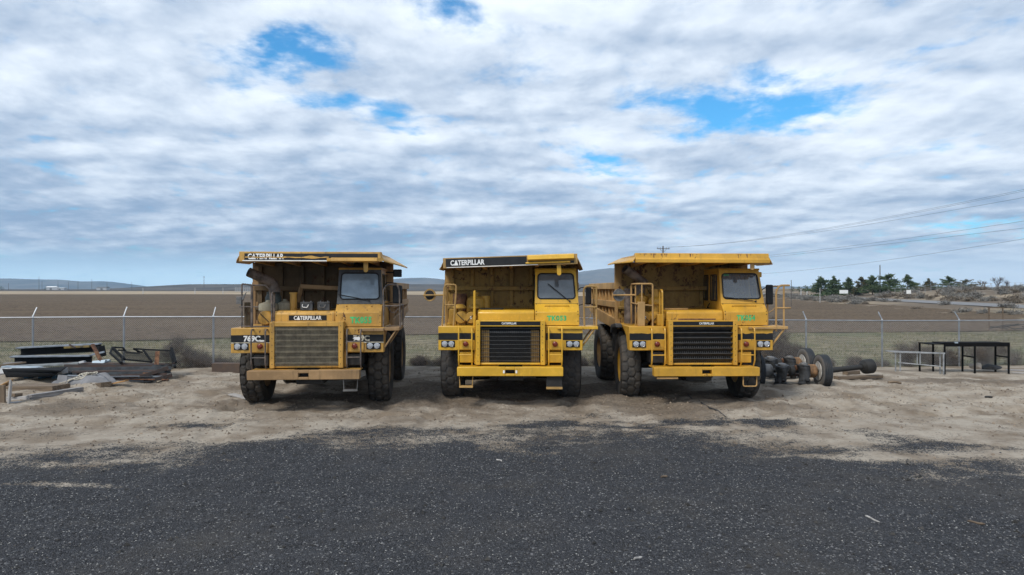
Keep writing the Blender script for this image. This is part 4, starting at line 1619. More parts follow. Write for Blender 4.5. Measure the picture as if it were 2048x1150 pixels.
    m.box(xl + .01, xr - .01, C[0] - .006, C[0] + .02, 2.602, 2.613)
    m.build('seam', M_DARK, cab)
    # wiper
    m = MB()
    a_ = fp(.80, .06) + nf * .03
    b_ = fp(*((.10, .24), (.36, .52), (.16, .16))[i]) + nf * .03
    if i == 0:
        a_ = fp(.70, .10) + nf * .03
    m.tube([a_, b_], .008, 6)
    m.tube([a_ + (b_ - a_) * .1, b_ + (b_ - a_) * .12 + Vector((0, -.004, .01))], .011, 5)
    m.cyl(a_ - nf * .03, a_ + nf * .02, .022, n=8)
    m.build('wiper', M_BLACK, cab)
    # hatch grab handle
    m = MB()
    nB = Vector((0, -(C[1] - B[1]), C[0] - B[0])).normalized()
    nB = Vector((0, -.69, .72))
    s0, s1 = Vector((xl + .26, -1.20, 2.54)), Vector((xr - .26, -1.20, 2.54))
    if i == 0:
        m.tube([s0 - nB * .02, s0 + nB * .05], .012, 6)
        m.tube([s1 - nB * .02, s1 + nB * .05], .012, 6)
    else:
        m.tube(fillet([s0 - nB * .02 + Vector((0, -.03, -.03)), s0 + nB * .05, s1 + nB * .05, s1 - nB * .02 + Vector((0, -.03, -.03))], .05), .012, 6)
    m.build('grab_handle', main, cab)
    # unit number sprayed on the hatch
    v, f = text_geo(('TK055', 'TK053', 'TK054')[i], (.53, .50, .48)[i], (.17, .135, .15)[i], (((xl + xr) / 2 - (.20, .26, .24)[i]), -1.364, (2.13, 2.17, 2.17)[i]), bold=.045, spacing=1.12)
    MB().add(v, f).build('unit_number', M_GREEN, cab, smooth=False)
    if i == 2:
        o_ = fp(.075, .83) + nf * .004
        u_ = (fp(1, .8) - fp(0, .8)).normalized()
        w_ = (fp(0, 1) - fp(0, 0)).normalized()
        v, f = text_geo('TK054', .17, .05, o_, u_, w_, bold=.0)
        MB().add(v, f).build('unit_number', M_GREEN, cab, smooth=False)
        m = MB()
        m.tube(fillet([(xl - .03, -.30, 2.60), (xl - .06, -.30, 2.56), (xl - .06, -.18, 2.47), (xl - .02, -.16, 2.46)], .03), .015, 6)
        m.build('door_handle', M_BLACK, cab)
        m = MB()
        for k in range(7):
            m.cyl((xl - .012, -.13, 2.2 + k * .09), (xl + .01, -.13, 2.2 + k * .09), .018, n=6)
        m.build('hinge', P['dust'], cab)

    # visor inside and lamp outside
    m = MB()
    p_ = fp(.60 if i else .25, .92) - nf * .09
    m.box(p_.x - (.06 if i else .2), p_.x + (.06 if i else .55), p_.y - .02, p_.y + .02, p_.z - (.16 if i else .22), p_.z)
    m.build('sun_visor', M_SEAT, cab)

    # ---- mirrors
    m = MB()
    if i == 0:
        m.box(2.02, 2.26, -1.12, -1.02, 2.62, 3.08)
        mr = m.build('mirror', M_BLACK, root, bevel=.03)
        m = MB()
        m.tube(fillet([(1.77, -.95, 3.0), (1.86, -1.02, 3.16), (2.12, -1.07, 3.13), (2.14, -1.06, 3.05)], .06), .012, 6)
        m.tube([(1.77, -.95, 2.6), (2.05, -1.06, 2.66)], .012, 6)
        m.build('arm', M_BLACK, mr)
        m = MB()
        m.box(1.98, 2.20, -.60, -.50, 3.30, 3.50)
        m.box(1.78, 2.0, -.57, -.53, 3.40, 3.44)
        m.build('work_lamp', M_BLACK, root, bevel=.025)
    else:
        x0 = (1.955, 1.83)[i - 1]
        m.box(x0, x0 + (.15, .19)[i - 1], -1.12, -1.03, 2.58, 3.04 if i == 1 else 3.10)
        mr = m.build('mirror', M_BLACK, root, bevel=.035)
        m = MB()
        m.tube(fillet([(1.74, -.95, 2.92), (1.82, -1.02, 3.02), (x0 + .08, -1.07, 3.05), (x0 + .08, -1.07, 3.0)], .05), .011, 6)
        m.tube([(1.76, -.95, 2.55), (x0 + .06, -1.06, 2.62)], .011, 6)
        m.build('arm', M_BLACK, mr)
        if i == 2:
            m = MB()
            m.box(1.74, 1.84, -.80, -.72, 3.30, 3.44)
            m.build('work_lamp', main, root, bevel=.02)
    if i:                 # round mirror on an arm from the left handrail
        cx_, cz_ = (-2.10, 2.83) if i == 1 else (-2.03, 2.83)
        yy = -1.18 if i == 1 else -1.05
        m = MB()
        M_ = Matrix.Translation((cx_, yy, cz_)) @ Matrix.Rotation(R(-90 - (14 if i == 1 else -12)), 4, 'Z')
        m.lathe([(.0001, -.09), (.10, -.08), (.155, -.03), (.165, .02), (.16, .03), (.148, .025)], 26, M_)
        mr = m.build('mirror', TP[1]['dust'] if i == 1 else M_GREYSTEEL, root)
        m = MB()
        m.lathe([(.148, .02), (.10, .03), (.0001, .035)], 24, M_)
        m.build('mirror_glass', M_BLACK if i == 1 else simple('dull_mirror_back', (.10, .10, .095), .6, var=.4, scale=10), mr)
        m = MB()
        m.tube([(cx_ - .17, yy - .08, cz_ - .005), (cx_ + .40, yy - .08, cz_ + .002)], .022, 8)
        m.build('arm', P['dust'], mr)

    # ---- handrails on the left deck
    yd = -1.38
    if i == 0:
        r1 = rail_loop([(-1.62, yd, 2.03), (-1.62, yd, 3.10), (-1.60, yd, 3.11), (-1.35, yd + .05, 3.08), (-1.08, yd + .12, 3.08), (-1.0, yd + .2, 2.95), (-.98, yd + .2, 2.65)], .02, .06)
        r1.tube([(-1.38, yd, 2.03), (-1.38, yd, 3.09)], .032, 8)
        r1.tube([(-1.68, yd - .01, 2.55), (-1.22, yd - .01, 2.55)], .014, 6)
        r1.tube([(-1.62, yd - .03, 2.07), (-.95, yd + .03, 2.06)], .018, 6)
        r1.build('handrail', steel, root)
        m = MB()
        m.box(-1.60, -1.45, yd + .10, yd + .22, 2.035, 2.66)
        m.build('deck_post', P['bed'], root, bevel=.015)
        m = MB()
        m.box(-1.74, -1.62, yd - .05, yd + .03, 2.62, 2.80)
        m.prism([(-1.66, 2.74), (-1.52, 2.90), (-1.50, 2.92), (-1.58, 2.70)], 'y', yd - .03, yd)
        m.build('mirror_bracket', M_GREYSTEEL, root, bevel=.01)
    else:
        xo = (-1.72, -1.56)[i - 1]
        if i == 1:
            r1 = rail_loop([(-1.76, yd, 2.03), (-1.70, yd, 3.10), (-1.40, yd, 3.10), (-1.40, yd, 2.95), (-1.47, yd, 2.03)], .024, .10)
            r1.tube([(-1.75, yd + .02, 2.58), (-1.43, yd, 2.58)], .018, 6)
            r1.tube([(-1.69, yd + .35, 2.03), (-1.66, yd + .1, 3.09)], .022, 6)
            r1.build('handrail', P['dust'], root)
            m = MB()
            m.box(-1.63, -1.44, -.92, -.75, 2.04, 2.45)
            m.build('deck_box', P['capd'], root, bevel=.012)
        else:
            r1 = rail_loop([(-1.62, yd + .75, 2.04), (-1.62, yd + .75, 3.12), (-1.62, yd, 3.12), (-1.22, yd, 3.12), (-1.22, yd, 2.98), (-1.22, yd, 2.03)], .023, .10)
            r1.tube([(-1.60, yd + .3, 2.04), (-1.60, yd + .3, 3.12)], .02, 6)
            r1.tube([(-1.50, yd, 2.6), (-1.50, yd, 3.12)], .02, 6)
            r1.tube([(-1.62, yd + .75, 2.62), (-1.62, yd, 2.60), (-1.22, yd, 2.56)], .02, 6)
            r1.build('handrail', P['dust'], root)
            m = MB()
            m.box(-1.60, -1.42, yd - .02, yd + .12, 2.035, 2.66)
            m.build('deck_post', P['dust'], root, bevel=.012)
            m = MB()
            m.box(-1.08, -.90, -1.32, -1.15, 2.04, 2.33)
            m.build('deck_box', main, root, bevel=.012)
    # vertical grab loop beside the hood
    m = MB()
    if i == 1:
        m.tube([(-.93, -1.40, 2.04), (-.925, -1.40, 2.93)], .030, 8)
        m.tube([(-.925, -1.40, 2.93), (-.925, -1.2, 2.93)], .022, 8)
    elif i == 2:
        m.tube(fillet([(-.98, -1.42, 2.04), (-.98, -1.42, 2.96), (-.98, -1.15, 2.96), (-.98, -1.15, 2.04)], .10, 6), .024, 8)
    else:
        m.tube(fillet([(-.90, -1.38, 2.04), (-.90, -1.38, 2.90), (-.90, -1.16, 2.90), (-.90, -1.16, 2.04)], .10, 6), .024, 8)
    m.build('grab_rail', (P['steel'], main, main)[i], root)

    # ---- right side platform with its rail
    m = MB()
    xa, xb = 1.85, (2.22, 2.24, 2.26)[i]
    ya, yb_ = (-1.45, -.75) if i else (-1.50, -.30)
    m.box(xa, xb, ya, yb_, 1.955, 2.03)
    if i == 0:
        m.box(1.28, xa, -1.62, -1.502, 1.95, 2.02)
    else:
        m.box(1.20, xa, -1.545, -1.503, 1.965, 2.02)
    pl = m.build('side_platform', P['dust'] if i != 1 else main, root, bevel=.008)
    for yb2 in (ya + .05, yb_ - .05):
        m = MB()
        m.tube([(xb - .08, yb2, 1.96), (1.845, yb2, 1.52)], .024, 6)
        m.build('brace', P['dust'], pl)
    if i == 0:
        r1 = rail_loop([(1.82, -1.35, 2.03), (1.82, -1.30, 2.62), (1.80, -1.28, 2.95), (1.88, -1.25, 3.09), (2.14, -1.2, 3.11), (2.20, -1.2, 2.95), (2.22, -1.2, 2.03)], .02, .08)
        r1.tube([(1.78, -1.30, 2.56), (2.22, -1.2, 2.57)], .02, 6)
        r1.tube([(2.22, -.4, 2.03), (2.22, -.4, 2.57), (2.22, -1.2, 2.57)], .018, 6)
        r1.tube([(1.9, -1.26, 2.55), (2.0, -1.2, 2.40), (2.1, -1.18, 2.40), (2.17, -1.2, 2.5)], .012, 6)
        r1.build('handrail', P['steel'], root)
    elif i == 1:
        r1 = rail_loop([(1.90, -1.40, 1.94), (1.88, -1.40, 2.98), (1.94, -1.40, 3.06), (2.20, -1.36, 3.05), (2.21, -1.36, 3.0), (2.21, -1.36, 2.02)], .026, .07)
        r1.tube([(1.89, -1.41, 2.52), (2.22, -1.38, 2.52)], .024, 6)
        r1.tube([(2.21, -.8, 2.02), (2.20, -.8, 3.03), (2.20, -1.36, 3.03)], .022, 6)
        r1.tube([(1.72, -1.3, 2.42), (1.80, -1.3, 2.26), (1.92, -1.3, 2.20), (2.05, -1.3, 2.25), (2.12, -1.3, 2.5)], .008, 5)
        r1.build('handrail', P['dust'], root)
    else:
        r1 = rail_loop([(1.97, -1.40, 1.90), (1.97, -1.40, 2.93), (2.06, -1.40, 3.08), (2.32, -1.40, 3.08)], .026, .10)
        r1.tube(fillet([(1.97, -.85, 2.02), (1.97, -.85, 2.93), (2.04, -.85, 3.06), (2.30, -.85, 3.06)], .10), .024, 6)
        r1.tube([(2.17, -1.40, 2.02), (2.17, -1.40, 3.08)], .024, 8)
        r1.tube([(1.97, -1.41, 2.50), (2.34, -1.41, 2.50)], .024, 6)
        r1.tube([(1.74, -1.28, 2.40), (1.80, -1.3, 2.37), (1.90, -1.35, 2.44), (1.96, -1.38, 2.52)], .010, 5)
        r1.build('handrail', P['dust'], root)

    # ---- air cleaners on the left deck
    cl = ([(-1.14, .175, True)], [(-1.30, .155, True), (-1.04, .150, True)], [(-1.36, .155, True), (-1.06, .155, True)])[i]
    for k, (cx_, rad, _) in enumerate(cl):
        zc_ = 2.04 + rad + .05
        m = MB()
        M_ = Matrix.Translation((cx_, -1.08, zc_)) @ Matrix.Rotation(R(-90), 4, 'Z')
        m.lathe([(rad * .96, -.55), (rad * .96, -.02), (rad, -.02), (rad, .03), (rad * .92, .055), (rad * .5, .062), (.0001, .064)], 28, M_)
        m.box(cx_ - rad * .7, cx_ + rad * .7, -.95, -.6, 2.035, zc_)
        ac = m.build('air_cleaner', P['capd'] if i else main, root)
        m = MB()
        sg = -1 if k == 0 else 1
        M2 = Matrix.Translation((cx_, -1.146, zc_)) @ Matrix.Rotation(R(45 * -sg), 4, 'Y')
        m.box(-rad * .93, rad * .93, -.008, .004, -.008, .008, M2)
        m.build('clamp_bar', M_DARK, ac)
        if i:
            m = MB()
            m.box(cx_ - .022 + .005 * k, cx_ + .022, -1.151, -1.145, zc_ - .035, zc_ + .035)
            if i == 2 or k == 1:
                m.build('sticker', M_WHITE, ac)
    caps = ([(-1.18, -.68, 2.42, .235, 'drum'), (-.80, -.52, 2.44, .20, 'drum')],
            [(-1.38, -.62, 2.48, .185, 'dome'), (-.98, -.66, 2.48, .165, 'dome')],
            [(-1.30, -.42, 2.60, .19, 'drum'), (-.98, -.66, 2.62, .19, 'neck')])[i]
    for cx_, cy_, cz_, rad, kind in caps:
        m = MB()
        MZ = Matrix.Translation((cx_, cy_, cz_)) @ Matrix.Rotation(R(-90), 4, 'Y')
        if kind == 'drum':
            prof = [(.09, -.4), (.09, -.02), (rad * .9, -.01), (rad, .02), (rad, .15), (rad * .93, .19), (rad * .5, .225), (.07, .235), (.05, .28), (.0001, .29)]
        elif kind == 'dome':
            prof = [(.08, -.44), (.08, -.03), (rad, -.01), (rad * .99, .02), (rad * .75, .075), (rad * .35, .10), (.0001, .105)]
        else:
            prof = [(.10, -.6), (.10, -.06), (rad * .95, -.04), (rad, 0), (rad, .06), (rad * .92, .10), (rad * .6, .15), (.09, .17), (.08, .36), (.0001, .36)]
        m.lathe(prof, 28, MZ)
        m.build('precleaner', P['capd'] if i else TP[0]['capd'], root)
    m = MB()
    if i == 0:
        m.cyl((-.56, -.62, 2.44), (-.56, -.62, 2.86), .088, n=18)
        m.cyl((-.56, -.62, 2.86), (-.56, -.62, 2.90), .105, n=18)
        m.build('filter_canister', main, root)
    elif i == 1:
        M_ = Matrix.Translation((-.96, -.25, 2.04)) @ Matrix.Rotation(R(-90), 4, 'Y')
        m.lathe([(.26, 0), (.26, .60), (.24, .68), (.16, .74), (.06, .755), (.05, .79), (.075, .80), (.07, .86), (.0001, .87)], 28, M_)
        m.cyl((-.70, -.2, 2.1), (-.70, -.2, 2.80), .13, n=18)
        m.build('air_tank', P['capd'], root)
        m = MB()
        m.cyl((-1.42, -.05, 2.1), (-1.42, -.05, 2.86), .19, n=18)
        m.build('muffler', M_RUST, root)
    else:
        m.cyl((-1.12, -.1, 2.1), (-1.12, -.1, 2.85), .15, n=18)
        m.cyl((-1.12, -.1, 2.85), (-1.12, -.1, 3.0), .06, n=12)
        m.build('air_tank', P['capd'], root)
    # exhaust
    if i == 0:
        m = MB()
        m.tube(fillet([(-1.12, -.5, 2.62), (-1.06, -.46, 2.86), (-1.10, -.48, 3.14), (-1.62, -.86, 3.42)], .10, 5), [.13, .135] + [.125] * 11 + [.12], 16, cap=False)
        m.tube(fillet([(-1.10, -.48, 2.98), (-1.06, -.46, 2.86)], .1), .15, 14)
        m.build('exhaust_pipe', M_PIPE, root)
        m = MB()
        m.lathe([(.15, -.1), (.19, .02), (.20, .20), (.16, .30), (.17, .34), (.12, .36), (.0001, .36)], 24, Matrix.Translation((-1.10, -.5, 2.56)) @ Matrix.Rotation(R(-90), 4, 'Y'))
        m.build('muffler', M_DARKTEAL, root)
    elif i == 2:
        m = MB()
        m.tube([(-1.18, -.30, 3.14), (-1.36, -.38, 3.26), (-1.78, -.58, 3.54)], [.115, .115, .115], 16, cap=False)
        m.tube([(-1.30, -.30, 2.3), (-1.30, -.30, 3.12), (-1.22, -.32, 3.17)], .115, 14)
        m.build('exhaust_pipe', M_PIPE, root)
        m = MB()
        m.tube([(-1.55, -.05, 2.04), (-1.55, -.05, 3.0)], .15, 16)
        m.build('muffler', M_PIPE, root)
    if i == 0:            # broken brace bar lying in front of the bed wall
        m = MB()
        m.bar((-.46, -.35, 3.06), (.66, -.35, 3.00), .07, .11)
        m.bar((-.44, -.35, 3.02), (-.50, -.42, 2.64), .07, .09)
        m.build('brace_bar', P['dust'], root, bevel=.01)

    # ---- dump bed
    m = MB()
    yw = .36
    m.box(-1.83, 1.83, yw, yw + .06, 1.95, 3.74)                   # front wall
    nr = 6
    for k in range(nr + 1):
        x = -1.66 + 3.32 * k / nr
        if i != 2:
            m.box(x - .05, x + .05, yw - .10, yw, 3.07, 3.70)
            m.box(x - .05, x + .05, yw - .10, yw, 2.3, 2.94)
        elif k % 2 == 0:
            m.box(x - .05, x + .05, yw - .07, yw, 2.3, 2.9)
    m.box(-1.80, 1.80, yw - .17, yw - .001, 2.945, 3.065)
    m.box(-1.80, 1.80, yw - .11, yw - .001, 2.42, 2.50)
    m.box(-1.80, 1.80, yw - .09, yw - .001, 3.60, 3.72) if i != 2 else None
    ye = 5.55
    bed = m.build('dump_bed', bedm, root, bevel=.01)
    for sx_ in (-1, 1):
        m = MB()
        o_ = (lambda a, b: (min(sx_ * a, sx_ * b), max(sx_ * a, sx_ * b)))
        # side plate following the rising floor
        m.prism([(yw + .061, 1.93), (yw + .061, 3.0), (ye, 3.0), (ye, 2.32), (3.2, 2.02)], 'x', *o_(1.70, 1.745))
        m.box(*o_(1.69, 1.90), yw - .02, ye + .02, 2.98, 3.17)      # top rail
        m.box(*o_(1.746, 1.89), yw - .01, ye - .05, 2.46, 2.64)     # middle rail
        m.prism([(yw - .01, 1.86), (yw - .01, 2.14), (ye - .05, 2.44), (ye - .05, 2.22), (3.2, 1.95)], 'x', *o_(1.746, 1.88))
        nrib = 9
        for k in range(nrib):
            y = yw + .10 + (ye - yw - .35) * k / (nrib - 1)
            m.box(*o_(1.746, 1.845), y - .055, y + .055, 2.62, 2.985)
            zlo = 2.13 + (y - yw) / (ye - yw) * .28
            m.box(*o_(1.746, 1.845), y - .055, y + .055, zlo, 2.465)
        m.box(*o_(1.70, 1.885), yw - .02, yw + .10, 3.171, 3.70)     # corner post up to the canopy
        m.box(*o_(1.80, 1.884), yw - .025, yw + .08, 1.9, 2.979)
        m.build('side_wall', P['dust'], bed, bevel=.01)
    m = MB()
    m.prism([(yw + .06, 1.90), (yw + .06, 1.96), (3.2, 2.04), (ye + .1, 2.36), (ye + .1, 2.28), (3.2, 1.96)], 'x', -1.70, 1.70)   # floor
    for k in range(7):
        y = .8 + k * .7
        zf = 1.9 + max(0, y - 3.2) * .13
        m.box(-1.6, 1.6, y - .06, y + .06, zf - .14, zf + .06)
    m.build('floor', P['dust'], bed, bevel=.01)

    # ---- canopy
    zt_, zb_ = (3.90, 3.83, 3.895)[i], (3.655, 3.565, 3.65)[i]
    tilt = (0.0, -1.9, 0.2)[i]
    rootc = empty('canopy_assembly', (0, 0, zb_), 0, root) if False else None
    TM = Matrix.Translation(((.09, 0, 0)[i], 0, zb_)) @ Matrix.Rotation(R(tilt), 4, 'Y') @ Matrix.Translation((0, 0, -zb_))
    yf = -1.62
    hw = 1.71
    m = MB()
    step = zb_ + (zt_ - zb_) * .42
    if i == 2:
        prof = [(yf - .03, zb_), (yf - .03, step - .01), (yf + .02, step + .01), (yf + .05, zt_), (yf + .13, zt_), (yf + .3, zt_ - .05), (.45, zt_ - .04), (.45, zt_ - .14), (yf + .3, zb_ + .06), (yf + .1, zb_)]
    else:
        prof = [(yf, zb_), (yf + .03, zt_), (yf + .10, zt_), (yf + .3, zt_ - .05), (.45, zt_ - .04), (.45, zt_ - .14), (yf + .3, zb_ + .06), (yf + .12, zb_)]
    m.prism(prof, 'x', -hw, hw, TM)
    for k in range(5):              # ribs below the roof
        x = -1.4 + .7 * k
        m.prism([(yf + .2, zb_ + .04), (yf + .2, zb_ + .0), (.36, zt_ - .30), (.36, zt_ - .16)], 'x', x - .04, x + .04, TM)
    # flared side wings widening towards the bed
    for sx_ in (-1, 1):
        dz = (-.01, 0, -.015)[i]
        bent = -.10 if (i == 0 and sx_ > 0) else (-.13 if (i == 1 and sx_ > 0) else 0)
        x0, x1 = sx_ * (hw + .001), sx_ * ((2.08 if sx_ < 0 else 2.18) if i != 1 else 1.92)
        yq = yf + .02
        tp = [Vector((x0, yq, zt_ - .10)), Vector((x0, .45, zt_ - .05)), Vector((x1, .40, zb_ + .03 + bent)), Vector((x1, yf + .95, zb_ + .03 + bent)), Vector((sx_ * (hw + .06), yq, zb_ + .04))]
        bt = [p - Vector((0, 0, .035)) for p in tp]
        k_ = len(tp)
        m.add([TM @ p for p in tp + bt], [tuple(range(k_)), tuple(range(k_, 2 * k_))[::-1]] + [(a, (a + 1) % k_, k_ + (a + 1) % k_, k_ + a) for a in range(k_)])
    can = m.build('canopy', (P['main'], TP[1]['dust'], P['main'])[i], root, bevel=.012)
    fx = lambda x, y, z: TM @ Vector((x, y, z))
    sl = .03 / (zt_ - zb_)
    if i != 2:
        z0_, z1_ = zb_ + (.025, .035)[i], zt_ - (.045, .025)[i]
        xr_ = (1.62, .42)[i]
        m = MB()
        yy = lambda z: yf + (z - zb_) * sl - .004
        m.add([fx(-1.58 if i == 0 else -1.64, yy(z0_), z0_), fx(xr_, yy(z0_), z0_), fx(xr_, yy(z1_), z1_), fx(-1.58 if i == 0 else -1.64, yy(z1_), z1_)], [(0, 1, 2, 3)])
        if i == 1:      # the band goes on behind the bent lip
            m.add([fx(.42, yy(z0_), z0_), fx(1.62, yy(z0_), z0_), fx(1.62, yy(z0_ + .06), z0_ + .06), fx(.42, yy(z0_ + .06), z0_ + .06)], [(0, 1, 2, 3)])
        m.build('stripe', M_BLACK, can, smooth=False)
        tw, thh = (.86, .87)[i], (.14, .135)[i]
        tx0 = (-1.50, -1.52)[i]
        tz = zb_ + (.055, .065)[i]
        v, f = text_geo('CATERPILLAR', tw, thh, (0, 0, 0), bold=.03)
        v = [fx(tx0 + p.x, yy(tz + p.z) - .004, tz + p.z) for p in v]
        mm = MB().add(v, f)
        tri_ = [(tx0 + .098, 0), (tx0 + .19, 0), (tx0 + .145, .06)]
        mm.add([fx(a, yy(tz + b) - .006, tz + b) for a, b in tri_], [(0, 1, 2)])
        mm.build('lettering', M_WHITE, can, smooth=False)
        m = MB()
        zl0, zl1 = zb_ + .012, zb_ + (.035, .027)[i]
        m.add([fx(-1.62, yy(zl0) - .003, zl0), fx((.42, .7)[i], yy(zl0) - .003, zl0), fx((.42, .7)[i], yy(zl1) - .003, zl1), fx(-1.62, yy(zl1) - .003, zl1)], [(0, 1, 2, 3)])
        m.build('pinstripe', M_WHITE, can, smooth=False)
        # folded metal lip torn from the edge over the cab
        m = MB()
        if i == 0:
            a0, a1, b0, b1 = .42, 1.72, zb_ - .005, zb_ + .105
            m.prism([(yf - .01, b1), (yf - .10, b1 - .02), (yf - .12, b0 + .02), (yf - .05, b0 - .01), (yf - .01, b0)], 'x', a0 + .08, a1 - .10, TM)
            m.add([fx(a0 + .081, yf - .10, b1 - .02), fx(a0 + .081, yf - .12, b0 + .02), fx(a0 - .03, yf - .012, b0 + .02), fx(a0 - .03, yf - .012, b1 - .01)], [(0, 1, 2, 3)])
            m.add([fx(a1 - .101, yf - .10, b1 - .02), fx(a1 - .101, yf - .12, b0 + .02), fx(a1 + .04, yf - .002, b0 + .02), fx(a1 + .04, yf - .002, b1 - .01)], [(0, 3, 2, 1)])
        else:
            a0, a1, b0, b1 = .44, 1.62, zb_ + .12, zt_ + .0
            m.prism([(yf + .03, b1 + .01), (yf - .07, b1 - .02), (yf - .10, b0 + .03), (yf - .04, b0), (yf + .01, b0)], 'x', a0, a1, TM)
            m.prism([(yf - .006, zb_ + .09), (yf - .03, zb_ + .075), (yf - .03, zb_ + .05), (yf - .006, zb_ + .04)], 'x', a0 - .05, a1 - .1, TM)
        m.build('folded_lip', (P['main'], TP[1]['main'])[i], can, bevel=.006)
        if i == 0:      # bare torn strip running through the lettering
            m = MB()
            r_ = random.Random(12)
            top, bot = [], []
            for k in range(31):
                x = -1.56 + 2.0 * k / 30
                c_ = zb_ + .105 + .006 * math.sin(k * .9)
                w_ = r_.uniform(.008, .020) + (.016 if k in (22, 23, 24, 25) else 0)
                top.append(fx(x, yy(c_ + w_) - .010, c_ + w_ + r_.uniform(-.004, .006)))
                bot.append(fx(x, yy(c_ - w_) - .010, c_ - w_))
            n_ = len(top)
            m.add(top + bot, [(k, k + 1, n_ + k + 1, n_ + k) for k in range(n_ - 1)])
            m.build('torn_edge', P['main'], can, smooth=False)
    else:
        m = MB()
        r_ = random.Random(4)
        for k in range(26):
            x = r_.choice((r_.uniform(-1.6, -.9), r_.uniform(-.6, .2), r_.uniform(.9, 1.3)))
            h = r_.uniform(.02, .11)
            zt2 = zt_ - .012
            y_a = yf + .05 - .006
            y_b = y_a - .03 * h / (zt_ - step)
            m.add([fx(x - .010, y_a, zt2), fx(x + .012, y_a, zt2), fx(x + .005, y_b - .0015, zt2 - h), fx(x - .005, y_b - .0015, zt2 - h)], [(0, 1, 2, 3)])
        m.build('rust_streak', M_RUST, can, smooth=False)
    # hanging lug by the cab
    m = MB()
    xc_ = (1.32, 1.235, 1.30)[i]
    hh = (.25, .27, .17)[i]
    pts = [(xc_ - .055, zb_ + .02), (xc_ + .055, zb_ + .02), (xc_ + .055, zb_ - hh + .05)] + [(xc_ + .055 * math.cos(a), zb_ - hh + .05 - .055 * math.sin(a)) for a in np.linspace(.3, math.pi - .3, 6)] + [(xc_ - .055, zb_ - hh + .05)]
    m.prism(pts, 'y', yf + .07, yf + .10, TM)
    m.build('lug', (P['main'], TP[1]['main'], P['dust'])[i], can, bevel=.006)
    return root


M_RUBBERSHEET = simple('rubber_sheet', (.06, .06, .062), .6, var=.4, scale=6)
M_DARKTEAL = simple('grimy_teal_metal', (.05, .065, .062), .6, var=.5, scale=6)

haul_truck(0, 'weathered ochre haul truck with 769C on its dark stripes and batteries on its hood')
haul_truck(1, 'bright yellow haul truck between the other two, its tilted canopy striped black')
haul_truck(2, 'yellow haul truck with plain rust-streaked canopy, beside the loose trailer axle')

# batteries standing on the hood of the weathered truck
_tm = Matrix.Translation((TRUCKS[0][0], TRUCKS[0][1], 0)) @ Matrix.Rotation(R(TRUCKS[0][2]), 4, 'Z')
for bx, lb in ((-.12, 'grey battery with pale handle, nearer the canister on the weathered truck hood'), (.30, 'grey battery nearer the cab on the weathered truck hood')):
    loc = _tm @ Vector((bx, -1.02, 2.448))
    b = empty('battery', loc, R(TRUCKS[0][2]))
    tag(b, lb, 'battery', 'batteries on the hood')
    m = MB()
    m.box(-.15, .15, -.11, .11, 0, .18)
    m.build('case', M_PLASTIC, b, bevel=.01)
    m = MB()
    m.box(-.155, .155, -.115, .115, .181, .215)
    m.build('lid', M_PLASTIC, b, bevel=.01)
    m = MB()
    m.tube(fillet([(-.09, -.125, .16), (-.10, -.135, .09), (.02, -.14, .07), (.06, -.13, .15)], .03), .010, 6)
    m.build('handle', M_WHITE if bx < 0 else M_GREYSTEEL, b)
    m = MB()
    for k in (-.09, .09):
        m.cyl((k, 0, .215), (k, 0, .245), .018, n=8)
    m.build('terminal', M_GREYSTEEL, b)
# ------------------------------------------------------------------ props: left scrap heap
def wood(name, col, col2, seed=0):
    m, N, b, out = material(name)
    t = N.n('ShaderNodeTexCoord')
    co = N.vmath('ADD', t.outputs['Object'], (seed * 3.1, seed, 0))
    g = N.noise(N.mapping(co, (1.2, 22, 22)), 1.0, 6, .65)
    a = N.noise(co, 2.4, 5, .6)
    c = N.mix(N.ss(g, .35, .68), col2, col)
    c = N.mix(N.ss(a, .5, .7, 0, .5), c, tuple(x * .55 for x in col))
    N.put(b, 'Base Color', c)
    b.inputs['Roughness'].default_value = .9
    N.put(b, 'Normal', N.n('ShaderNodeBump', {'Height': g, 'Strength': .4, 'Distance': .01}))
    return m


M_W_GREY = wood('weathered_grey_timber', (.34, .325, .32), (.17, .16, .155), 1)
M_W_BROWN = wood('sandy_brown_timber', (.21, .155, .105), (.09, .065, .045), 2)
M_W_PALE = wood('pale_board', (.46, .44, .42), (.25, .235, .22), 3)
M_W_TAN = wood('orange_tan_board', (.50, .29, .12), (.30, .16, .065), 4)
M_BEAMBLK = simple('black_coated_steel', (.010, .011, .013), .7, var=.4, scale=5, spec=.2)
M_BEAMGREY = simple('grey_coated_steel', (.22, .25, .29), .5, var=.3, scale=4)
M_PANELWHITE = simple('chalky_white_panel', (.52, .53, .54), .7, var=.3, scale=4, col2=(.24, .245, .25))
M_PANELBLUE = simple('pale_blue_panel', (.36, .44, .50), .55, var=.25, scale=4)
M_ANGLE = simple('dark_rusty_angle_iron', (.038, .031, .029), .75, var=.6, scale=5, bump=.3, col2=(.070, .038, .028))
M_ANGLE2 = simple('blue_grey_angle_iron', (.05, .058, .066), .65, var=.5, scale=5, col2=(.03, .032, .036))
M_TARP = simple('dirty_grey_tarp', (.20, .20, .21), .75, var=.3, scale=2, bump=.12, bscale=7)
M_ROPE = simple('pale_rope', (.50, .46, .38), .9, var=.3, scale=20)
M_BLUEPAL = simple('blue_painted_wood', (.045, .11, .17), .8, var=.4, scale=8)


def on_ground(px, py):
    """ground point seen at a pixel, on the real relief"""
    z = 0.0
    for _ in range(6):
        p = at(px, py, z)
        z = ground_z(p.x, p.y)
    return at(px, py, z)


